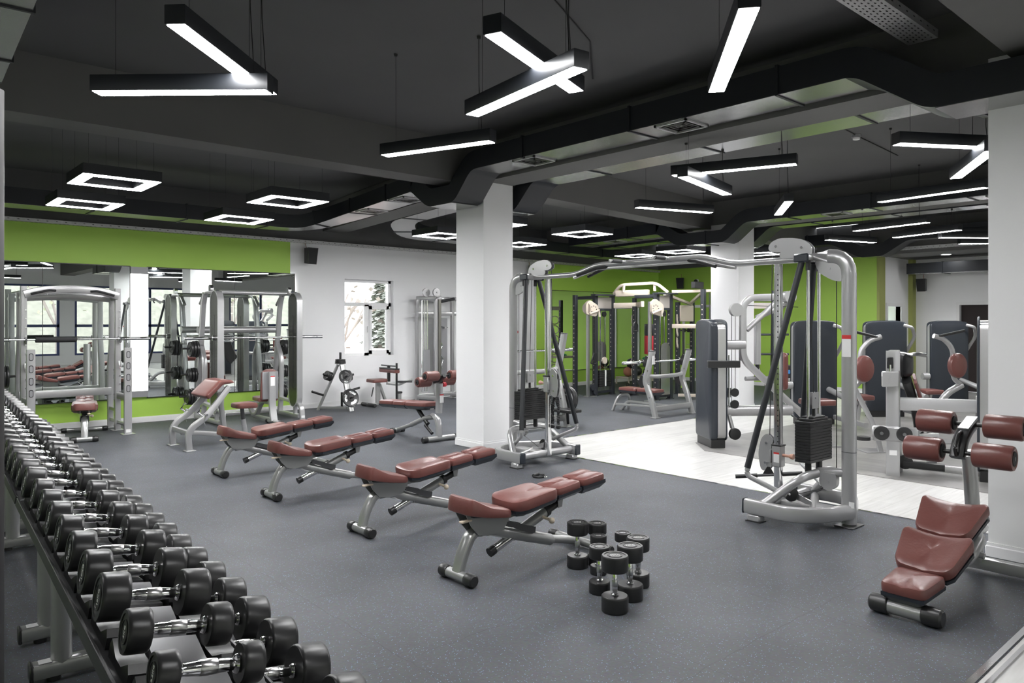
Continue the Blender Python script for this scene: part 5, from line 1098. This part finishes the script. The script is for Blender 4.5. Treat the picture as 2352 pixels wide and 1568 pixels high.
for k in range(5): t = k/5; b = B(); b.tube([(12.4+.08*t-ox+.05, 10.5-.8*t-oy, 2.16), (12.4+.08*t-ox+.25, 10.5-.8*t-oy, 2.18)], .014, 8); b.build('monkey_rung', CREAM, o)
for x, y in ((14.46, 11.66), (13.85, 9.9)):
    for k in range(6 if x > 14 else 3): b = B(); b.torus((x-ox-.13, y-oy-.03, 1.66-.26*k), (.5, -.85, .05), .11, .013, 20, 6); b.build('ring_rung', CREAM, o)
for z in (.62, .16): b = B(); b.box(14.38-ox, 11.3-oy, z, 15.1-ox, 11.75-oy, z+.05, .006); b.build('shelf', CREAM, o)
b = B(); b.tube([(13.86-ox, 9.92-oy, 1.42), (14.36-ox, 9.92-oy, 1.42)], .014, 8)
for q in (.12, .3): b.cyl((13.9+q-ox, 9.92-oy, 1.42), (13.94+q-ox, 9.92-oy, 1.42), .045, 12)
b.build('band_peg', BLACK, o)
def stump(n, label, cat, x, y, z, r, m, band=None):
    o = thing(n, label, cat, (x, y, z)); b = B(); b.ball((0, 0, r), r, 20); b.build('ball_shell', m, o)
    if band: b = B(); b.torus((0, 0, r), (1, .3, .2), r*.99, r*.09, 24, 6); b.build('ball_band', band, o)
o2 = thing('ball_rack', 'low cream ball rack on the floor right of the left rig tower', 'ball rack', (15.6, 12.5, 0))
b = B(); b.tube([(-.6, -.18, .17), (.6, -.18, .17)], .02, 8); b.tube([(-.6, .18, .17), (.6, .18, .17)], .02, 8)
for x in (-.6, .6): b.bar([(x, -.2, .0), (x, -.2, .17), (x, .2, .17), (x, .2, 0)], .04, .04, .005)
b.build('rack_frame', CREAM, o2)
BALLO = mat('orange_rubber', (.45, .19, .12), .5); BALLP = mat('purple_rubber', (.10, .07, .22), .5)
stump('medicine_ball', 'black and purple medicine ball resting on top of the other balls', 'medicine ball', 15.36, 12.5, .385, .13, RUBBER, BALLP)
stump('medicine_ball', 'orange and black medicine ball, left one on the cream ball rack', 'medicine ball', 15.22, 12.5, .185, .125, BALLO, RUBBER)
stump('medicine_ball', 'plain black medicine ball, right one on the cream ball rack', 'medicine ball', 15.62, 12.5, .185, .125, RUBBER)
o3 = thing('kettlebell', 'purple kettlebell on the low cream shelf of the rig', 'kettlebell', (14.66, 11.5, .21)); b = B(); b.ball((0, 0, .085), .085, 16, .9); b.build('body', mat('lilac_vinyl', (.22, .17, .38), .5), o3); b = B(); b.tube([(-.055, 0, .14), (-.06, 0, .22), (0, 0, .25), (.06, 0, .22), (.055, 0, .14)], .014, 8, .03); b.build('handle', RUBBER, o3)
o3 = thing('gym_bag', 'black gym bag slumped on the floor at the foot of the left rig tower', 'bag', (12.95, 10.62, 0), R(25)); b = B(); b.pad(densify(rpoly([(-.32, -.13), (.32, -.15), (.36, .1), (-.28, .15)], .1), .04), .17, (0, 0, 0), (1, 0, 0), (0, 1, 0), .05, .04, lambda x, y, z: .03*math.sin(9*x+4*y)*(z > .05)); b.build('bag_body', BLACK, o3); b = B(); b.tube([(-.2, 0, .19), (-.05, .03, .27), (.15, 0, .20)], .012, 8, .05); b.build('strap', RUBBER, o3)
o3 = thing('punching_bag', 'red and black hanging punching bag behind the right rig tower', 'punching bag', (13.55, 10.45, .88)); b = B(); b.cyl((0, 0, 0), (0, 0, .42), .16, 20, .02); b.build('bag_lower', REDP, o3); b = B(); b.cyl((0, 0, .42), (0, 0, .68), .16, 20, .02); b.tube([(0, 0, .68), (0, 0, 1.15)], .008, 6); b.build('bag_upper', RUBBER, o3)
for i, (x, y, zt, zb, l) in enumerate(((13.12, 8.62, 2.2, .55, 'black suspension trainer with hand loops hanging from the rig beside the second column'), (12.02, 10.78, 1.75, .72, 'black suspension trainer hanging left of the left rig tower'))):
    o3 = thing('suspension_trainer', l, 'suspension trainer', (x, y, 0))
    for k in (-1, 0, 1): b = B(); b.bar([(k*.05, 0, zt), (k*.04, 0, zb+.2)], .022, .006, .001, 0, (0, 1, 0)); b.build('strap', RUBBER, o3)
    for s in (-1, 1): b = B(); b.tube([(s*.04, 0, zb+.22), (s*.10, .03, zb), (s*.02, .05, zb-.02), (s*.04, 0, zb+.22)], .014, 8, .02); b.build('hand_loop', RUBBER, o3)
o3 = thing('stirrup_handle', 'black stirrup cable handle hanging beside the right rig mast', 'cable attachment', (12.3, 9.9, 1.42)); b = B(); b.tube([(-.07, 0, 0), (-.07, 0, .14), (0, 0, .20), (.07, 0, .14), (.07, 0, 0)], .013, 8, .05); b.tube([(-.075, 0, 0), (.075, 0, 0)], .017, 10); b.tube([(0, 0, .2), (0, 0, .42)], .005, 6); b.build('stirrup', RUBBER, o3)
for i, (x, y, l) in enumerate(((14.1, 9.55, 'lime green dumbbell on the floor beside the rig, left one'), (14.18, 9.38, 'lime green dumbbell on the floor beside the rig, right one'))):
    o3 = thing('vinyl_dumbbell', l, 'dumbbell', (x, y, .055), R(20))
    for s in (-1, 1): b = B(); b.cyl((s*.05, 0, 0), (s*.11, 0, 0), .05, 6, .01); b.build('head', mat('pale_lime_vinyl', (.42, .5, .16), .5), o3)
    b = B(); b.cyl((-.05, 0, 0), (.05, 0, 0), .016, 10); b.build('grip', mat('pale_lime_vinyl', (.42, .5, .16), .5), o3)
for i, (x, y, z, c, l) in enumerate(((14.75, 11.5, .672, STRAPG, 'coiled green resistance band on the upper cream shelf of the rig'), (13.3, 8.9, .115, STRAPG, 'coiled green resistance band at the foot of the rig'))):
    o3 = B()
    for k in range(4): o3.torus((.03*k-.05, .02*(k % 2), .03+.006*k), (.3*(k % 2), .2, 1), .08, .016, 18, 6)
    o3 = o3.build('resistance_band', c); o3.location = (x, y, z); tag(o3, l, 'resistance band')
o3 = thing('lime_band', 'lime and black stretch band hanging from the cream rig rail', 'resistance band', (13.0, 9.2, .3)); b = B(); b.bar([(0, 0, 1.2), (.01, 0, .25)], .06, .02, .004, 0, (0, 1, 0)); b.build('band', RUBBER, o3); b = B(); b.bar([(.01, 0, .25), (-.04, 0, -.06)], .07, .02, .004, 0, (0, 1, 0)); b.build('band_end', LIME, o3)
# ---- selectorised machines with tall shrouds
def shroud(o, x, y, w, h, d, name='shroud', axis='x', side=SILVERL, thick=-1):
    """rounded navy back panel standing on a plinth; w along local x, d along local y"""
    T = Matrix.Translation((x, y, 0)) @ Matrix.Rotation(R(90) if axis == 'y' else R(axis) if axis != 'x' else 0, 4, 'Z')
    z0 = .10; P = rpoly([(-w/2, z0), (w/2, z0), (w/2, h-.03), (w*.25, h), (-w*.25, h), (-w/2, h-.03)], .07, 4)
    ya, yb = -d/2, d/2
    for sg in (-1, 1):
        t = d*.42 if sg == thick else d*.10; y0 = sg*d/2
        b = B(); b.M = T; b.pad(P, t, (0, y0-sg*t, 0), (-sg, 0, 0), (0, 0, 1), min(.03, t*.6), .012 if sg == thick else .004); b.build(name, NAVY, o)
        if sg < 0: ya += t
        else: yb -= t
    b = B(); b.M = T; Q = [(a*.97, (c-z0)*.965+z0+.015) for a, c in P]; b.plate(Q, (0, (ya+yb)/2, 0), (1, 0, 0), (0, 0, 1), yb-ya); b.build('shroud_side', side, o)
    b = B(); b.M = T; b.box(-w*.44, -d*.42, 0, w*.44, d*.42, .12, .01); b.build('plinth', BLACK, o)
# row of navy-backed chest machines
def chest_machine(label, loc, rz, arm):
    o = thing('weight_machine', label, 'exercise machine', loc, rz)
    shroud(o, 0, 0, .70, 1.63, .16)
    b = B(); b.bar([(.30, .05, .12), (.35, -.9, .10)], .07, .07, .012); b.tube([(.2, -.08, .55), (.30, -.7, .40)], .045, 12); b.tube([(-.38, -.05, .62), (-.5, -.05, .62)], .06, 12); b.build('frame', SILVERL, o)
    b = B(); b.pad(densify(rpoly([(-.17, -.2), (.17, -.16), (.17, .16), (-.17, .2)], .08), .04), .07, (.45, -.55, .44), (1, 0, 0), (0, 1, 0), .025, .008); b.build('seat', VINYL, o)
    b = B(); b.bar([(.45, -.55, .44), (.40, -.55, .1)], .07, .05, .01); b.build('seat_post', SILVERL, o)
    b = B(); b.tube([(.40, .1, 1.05), (.46, -.1, 1.35), (.30, -.30, 1.52), (.22, -.2, 1.55)], .028, 10, .1); b.build('press_arm', SILVERL, o)
    if arm:
        b = B(); b.bar([(arm[0], arm[1], .9), (arm[0]+.06, arm[1], .5), (arm[0]+.30, arm[1]-.35, .12)], .05, .05, .012, .15) if 0 else b.tube([(arm[0]+.16, arm[1]-.1, 1.32), (arm[0]-.08, arm[1], 1.22), (arm[0]-.10, arm[1], .80), (arm[0]-.16, arm[1], .66)], .032, 12, .12); b.build('pad_arm', SILVERL, o)
        b = B(); b.tube([(arm[0]+.10, arm[1]-.08, 1.34), (arm[0]-.28, arm[1]-.12, 1.44)], .018, 10); b.build('handle', RUBBER, o)
        b = B(); b.pad(circ(.12, 28, .17), .09, (arm[0]-.02, arm[1]-.02, .97), (.85, .2, 0), (0, 0, 1), .035, .01); b.build('arm_pad', VINYL, o)
    return o
chest_machine('chest machine with dark navy back panel behind the right cable tower', (11.35, 5.58, 0), R(-38), None)
chest_machine('chest machine with dark navy back panel before the open white door', (13.15, 5.22, 0), R(-40), None)
chest_machine('chest machine with dark navy back panel left of the right column, by the dark doorway', (15.0, 4.85, 0), R(-40), None)
chest_machine('chest machine whose navy panel peeks out at the edge of the right column', (16.6, 4.2, 0), R(-40), None)
# padded lever arms in front of them
def pec_arm(label, px, loc, rz, mir):
    o = thing('lever_arm_machine', label, 'exercise machine', loc, rz); s = mir
    b = B(); b.tube([(s*.16, 0, 1.42), (s*.02, 0, 1.38), (-s*.10, 0, 1.25), (-s*.10, 0, .90)], .032, 12, .1); b.tube([(-s*.10, 0, .92), (-s*.12, 0, .84), (-s*.22, .0, .76)], .03, 12, .05); b.build('lever_arm', SILVERL, o)
    b = B(); b.tube([(s*.12, -.01, 1.41), (-s*.22, -.06, 1.49)], .018, 10); b.build('handle', RUBBER, o)
    b = B(); b.pad(circ(.115, 28, .165), .10, (-.10*s, -.05, 1.03), (1, 0, 0), (0, 0, 1), .035, .01); b.build('elbow_pad', VINYL, o)
    b = B(); b.bar([(-s*.18, .0, .80), (s*.04, -.1, .30), (s*.10, -.12, .0)], .06, .06, .012, .1) if s > 0 else b.tube([(.22, 0, .77), (.02, .0, .66), (-.12, .05, .42), (-.15, .1, 0)], .045, 12, .1); b.build('stand_tube', SILVERL, o)
    b = B(); b.box(-.10, -.16, 0, .16, .12, .02, .004); b.build('foot_plate', SILVERL, o); return o
pec_arm('lever machine with oval burgundy elbow pad right of the tall cable tower', 0, (9.45, 3.95, 0), R(-40), 1)
pec_arm('lever machine with burgundy elbow pad left of the right column', 0, (10.9, 3.55, 0), R(-40), -1)
# tall row machine left of the right cable tower
o = thing('row_machine', 'tall lat machine with silver and navy shroud left of the right cable tower', 'exercise machine', (8.30, 5.42, 0), R(-35.6))
shroud(o, .02, .12, .58, 1.64, .22, axis='y', side=STEEL, thick=1)
b = B(); b.box(-.16, -.26, 1.03, .26, -.20, 1.12, .008); b.build('cross_strap', BLACK, o)
b = B(); b.tube([(.10, .0, .46), (1.05, 0, .46)], .07, 16); b.tube([(.10, 0, 1.31), (.42, 0, 1.31)], .062, 16); b.build('beam', SILVERL, o)
b = B(); b.sweep([(1.22, 0, .40), (1.02, 0, .56), (.40, 0, 1.12), (.40, 0, 1.82), (.50, 0, 1.92), (1.05, 0, 1.94)], rrect(.085, .065, .015), (0, 1, 0), .12); b.build('arched_upright', SILVERL, o)
b = B(); b.tube([(.45, 0, 1.5), (.85, .0, 1.86)], .035, 10); b.tube([(1.05, 0, 1.94), (.98, .12, 1.80), (.65, .15, 1.66)], .035, 10); b.bar([(.65, .12, 1.62), (.65, .12, 1.05)], .075, .075, .015, 0, (0, 1, 0)); b.tube([(.65, .12, 1.05), (.68, .1, .90), (.76, .1, .80)], .018, 8); b.tube([(.42, .1, 1.55), (.42, .1, 1.1)], .03, 8); b.cyl((1.02, -.06, 1.93), (1.02, .08, 1.93), .08, 14); b.build('lever', SILVERL, o)
b = B(); b.lathe([(.028, 0), (.028, .12)], (.65, .12, .98), (0, 0, 1), 10); b.tube([(.72, .1, .86), (.78, .1, .74)], .022, 8); b.build('handle', RUBBER, o)
b = B(); b.cyl((.30, -.05, 1.76), (.30, .02, 1.76), .085, 18); b.build('top_pulley', SILVERL, o)
b = B(); b.tube([(.24, -.02, 1.76), (.24, -.02, .55)], .004, 6); b.tube([(.29, -.02, 1.7), (.29, -.02, .7)], .004, 6); b.tube([(.36, -.02, 1.82), (1.2, .1, 1.8)], .004, 6); b.build('cable', BLACK, o)
b = B(); b.tube([(.20, -.03, 1.18), (.20, -.03, .53)], .011, 8); b.cyl((.20, -.03, .64), (.20, -.03, .76), .026, 12); b.build('shock_rod', STEEL, o)
for z in (.70, .55): b = B(); b.cyl((.27, -.06, z), (.27, -.03, z), .055, 16); b.build('pulley', BLACK, o)
b = B(); b.bar([(.20, -.02, .42), (.25, -.02, .24)], .07, .04, .01); b.cyl((.27, -.08, .17), (.27, -.02, .17), .075, 20, .008, 1); b.build('low_pulley', [SILVERL, BLACK], o)
b = B(); b.pad(densify(rpoly([(-.2, -.2), (.2, -.16), (.2, .16), (-.2, .2)], .08), .04), .07, (1.45, .05, .52), (1, 0, 0), (0, 1, 0), .025, .008); b.pad(densify(rpoly([(-.14, -.25), (.14, -.25), (.14, .25), (-.14, .25)], .08), .04), .06, (1.02, .25, .95), (0, 1, 0), (0, 0, 1), .025, .008); b.build('seat', VINYL, o)
b = B(); b.bar([(1.15, 0, .44), (1.5, .0, .10), (1.55, 0, 0)], .07, .06, .01); b.bar([(1.45, .05, .5), (1.45, .05, .05)], .07, .05, .01, 0, (0, 1, 0)); b.box(1.3, -.25, 0, 1.62, .25, .03, .005); b.tube([(.5, .15, .86), (1.0, .2, .86)], .03, 10); b.build('seat_frame', SILVERL, o)
# hip machine in front of the right column
o = thing('hip_machine', 'hip machine with silver post, twin pulleys and black seat left of the right column', 'exercise machine', (8.155, 3.155, 0), R(-66))
b = B(); b.bar([(0, 0, 0), (0, 0, 1.30)], .13, .10, .012, 0, (0, 1, 0)); b.bar([(.06, .26, 0), (.03, .24, .8), (.03, .22, 1.28)], .09, .08, .012, 0, (0, 1, 0)); b.bar([(0, 0, 1.285), (.03, .24, 1.285)], .10, .04, .01); b.bar([(.02, .02, .98), (.03, .22, .98)], .05, .06, .008); b.bar([(.03, .2, .06), (0, 0, .06)], .08, .07, .01); b.build('post', SILVERL, o)
b = B(); b.bar([(.03, .02, .75), (.86, .05, .75)], .09, .135, .03); b.cyl((.82, .05, .64), (.82, .05, .86), .075, 16, .01); b.build('beam', SILVERL, o)
b = B(); b.bar([(.04, .18, .10), (.80, .12, .07)], .07, .07, .012); b.build('low_beam', STEEL, o)
b = B(); b.bar([(.10, .12, .11), (.48, .10, .10)], .09, .07, .01); b.build('low_cover', BLACK, o)
b = B(); b.box(-.11, -.10, .93, .05, -.05, 1.09, .008); b.cyl((-.03, -.105, 1.01), (-.03, -.098, 1.01), .015, 10); b.build('cable_box', SILVERL, o)
b = B(); b.tube([(-.03, -.07, 1.09), (-.03, -.07, 1.16)], .012, 8); b.box(-.06, -.075, 1.12, .0, -.03, 1.24, .008, 1); b.tube([(.055, -.055, 1.1), (.055, -.055, .45)], .004, 6); b.build('cable', [CHROME, BLACK], o)
b = B(); b.box(-.20, -.07, .36, .24, -.03, .52, .02); b.bar([(-.19, -.05, .38), (-.30, -.05, .37)], .05, .02, .004); b.build('pulley_plate', SILVERL, o)
for x in (-.11, .10): b = B(); b.cyl((x, -.12, .45), (x, -.08, .45), .075, 22, .008); b.cyl((x, -.126, .45), (x, -.12, .45), .018, 10, 0, 1); b.build('pulley', [BLACK, CHROME], o)
b = B(); b.cyl((.12, .10, .13), (.12, .15, .13), .075, 20, .008); b.build('low_pulley', BLACK, o)
b = B(); b.cyl((-.28, -.06, .36), (-.28, -.06, .40), .07, 18, .006); b.build('foot_disc', BLACK, o)
b = B(); b.box(-.035, -.0535, .22, .035, -.0505, .27); b.build('barcode_sticker', WHITE, o)
b = B(); b.pad(densify(rpoly([(-.13, -.13), (.13, -.13), (.13, .13), (-.13, .13)], .1), .03), .10, (.08, .34, 1.14), (-1, 0, 0) if 0 else (.5, .85, 0), (0, 0, 1), .03, .01); b.build('head_pad', BLACK, o)
b = B(); b.bar([(.14, .30, 1.00), (.20, .36, .80), (.26, .44, .55), (.28, .55, .45)], .32, .09, .03, .1, (1, 0, 0)); b.build('back_shell', BLACK, o)
b = B(); b.bar([(.22, .30, 1.00), (.28, .36, .80), (.34, .46, .56)], .30, .03, .012, .1, (1, 0, 0)); b.build('back_pad', VINYL, o)
b = B(); b.bar([(.15, -.02, .42), (.30, .05, .52), (.46, .2, .78)], .05, .04, .008); b.tube([(.40, .5, 0), (.40, .5, .45)], .05, 12); b.bar([(.24, .0, .43), (.42, .0, .45)], .04, .04); b.build('leg_lever', SILVERL, o)
b = B(); b.tube([(.1, .3, 1.24), (.25, .35, 1.26), (.34, .5, 1.24)], .022, 10, .05); b.tube([(.05, .3, 1.28), (.20, .28, 1.25)], .014, 8); b.build('handle', STEEL, o)
shroud(o, .905, .22, .58, 1.66, .24, axis=82, side=STEEL)
# step and exercise balls on the floor beyond the second column
o = thing('aerobic_steps', 'blue and black mats on a silver stand behind the lat machine', 'exercise mat', (12.75, 6.75, 0), R(-35))
for k, m in enumerate((RUBBER, SKYB, RUBBER)): b = B(); b.pad(densify(rpoly([(-.22, -.2), (.22, -.2), (.22, .2), (-.22, .2)], .05), .06), .07, (0, .02*k, .075*k+.60), (1, 0, 0), (0, 1, 0), .02, .004); b.build('mat', m, o)
b = B(); b.box(-.24, -.2, .55, .24, .2, .60, .01); b.bar([(-.2, 0, 0), (-.2, 0, .56)], .05, .3, .01, 0, (0, 1, 0)); b.bar([(.2, 0, 0), (.2, 0, .56)], .05, .3, .01, 0, (0, 1, 0)); b.build('stand', SILVER, o)
# post rack on the far green wall
o = thing('stretch_rack', 'black post rack with bars against the far green wall, right of the second column', 'training rig', (13.9, 8.0, 0), R(-40))
for x in (-.6, .32): b = B(); b.bar([(x, 0, 0), (x, 0, 2.25 if x > 0 else 2.0)], .085, .085, .006, 0, (0, 1, 0)); b.build('post', FR, o)
for z, m in ((2.05, SILVERL), (1.35, FR), (.95, FR)): b = B(); b.tube([(-.6, 0, z), (.62 if z < 2 else .32, 0, z)], .022, 8); b.build('crossbar', m, o)
b = B(); b.box(-.5, -.02, 1.88, .30, .02, 2.0); b.build('panel', PAN, o)
# ================================================================== near the lens and out of doors
o = thing('upright_post', 'dark upright post at the extreme left edge, very close to the camera', 'post', (.157, 1.469, 0), R(-35))
b = B(); b.bar([(0, 0, .01), (0, 0, 1.98)], (.06), .05, .008, 0, (0, 1, 0)); b.build('post_tube', BLACK, o); b = B(); b.box(-.08, -.06, 0, .08, .06, .012, .003); b.build('base_plate', DSTEEL, o)
GRASS = mat('dry_grass', (.20, .20, .13), .9, var=(2, .6)); SLOPE = mat('wooded_slope', (.30, .30, .25), .95, var=(1.4, .45), bump=(3, .6))
b = B(); b.box(-40, -60, -.6, 60, -6.7, -.5); struct(b, 'ground', GRASS)
b = B(); b.add([(-50, -16, -.6), (60, -16, -.6), (60, -34, 12), (-50, -34, 12)], [(0, 1, 2, 3)]); struct(b, 'hill', SLOPE)
b = B(); b.box(-20, 13.7, -1.6, 40, 60, -1.5); struct(b, 'ground', GRASS)
def bare_tree(label, loc, h, leaf, seed, dens=60):
    rnd = random.Random(seed); o = thing('bare_tree', label, 'tree', loc); b = B(); tips = []
    def grow(p, d, L, r, k):
        q = p+d*L; b.tube([p, (p+q)/2+Vector((rnd.uniform(-.03, .03), rnd.uniform(-.03, .03), 0))*L, q], r, 5)
        if k == 0: tips.append(q); return
        for j in range(3): grow(q, (d+Vector((rnd.uniform(-.6, .6), rnd.uniform(-.6, .6), rnd.uniform(-.1, .4)))).normalized(), L*.72, r*.6, k-1)
        tips.append(q)
    grow(Vector((0, 0, 0)), Vector((0, 0, 1)), h*.33, h*.018, 3); b.build('branches', BARK, o)
    b = B()
    for k in range(dens*6):
        t = rnd.choice(tips)+Vector((rnd.gauss(0, 1), rnd.gauss(0, 1), rnd.gauss(0, 1)))*h*.06; s = h*.012
        u = Vector((rnd.uniform(-1, 1), rnd.uniform(-1, 1), rnd.uniform(-1, 1))).normalized()*s; v = u.cross(Vector((rnd.uniform(-1, 1), .3, .8))).normalized()*s
        b.add([t-u-v, t+u-v, t+u+v, t-u+v], [(0, 1, 2, 3)])
    b.build('leaf_buds', leaf, o); return o
k = 0
for x, y, h in ((.5, -12, 5.5), (4.6, -15, 6), (6.6, -10.5, 5.5), (10.4, -14, 6), (14.2, -11, 5.5), (17.5, -15, 6)):
    bare_tree('bare spring tree outside the long glass front, seen only in the mirror', (x, y, -.5), h, LEAF, 3+k, 50)['group'] = 'trees mirrored from the glass front'; k += 1
bare_tree('pale bare tree outside the back wall window, left pane', (9.9, 18.6, -1.5), 4.6, BUD, 21, 12)
o = thing('conifer', 'pale grey-green conifer outside the back wall window, right pane', 'tree', (13.0, 21, -1.5)); b = B(); b.cyl((0, 0, 0), (0, 0, 4.2), .1, 8); b.build('trunk', BARK, o)
b = B(); rnd = random.Random(5)
for k in range(900):
    z = rnd.uniform(.5, 4.6); r = (4.8-z)*.26*math.sqrt(rnd.random()); a = rnd.uniform(0, 6.28); t = Vector((r*math.cos(a), r*math.sin(a), z)); u = Vector((math.cos(a), math.sin(a), -.3))*.13; v = Vector((-math.sin(a), math.cos(a), .2))*.08
    b.add([t-u-v, t+u-v, t+u+v, t-u+v], [(0, 1, 2, 3)])
b.build('needles', CONIF, o)
o = thing('house_roof', 'red tiled roof of a low house outside the back wall window', 'house', (10.6, 18.2, -1.5)); b = B(); b.box(-3, -.5, 0, 3, 2.5, 1.2); b.build('house_wall', WALLW, o); b = B(); b.add([(-3.4, -.9, 1.5), (3.4, -.9, 1.1), (3.4, 1, 2.2), (-3.4, 1, 2.6), (-3.4, -.9, 1.4), (3.4, -.9, 1.0), (3.4, 1, 2.1), (-3.4, 1, 2.5)], [(0, 1, 2, 3), (7, 6, 5, 4), (0, 4, 5, 1), (1, 5, 6, 2), (2, 6, 7, 3), (3, 7, 4, 0)]); b.build('roof', TILE, o)
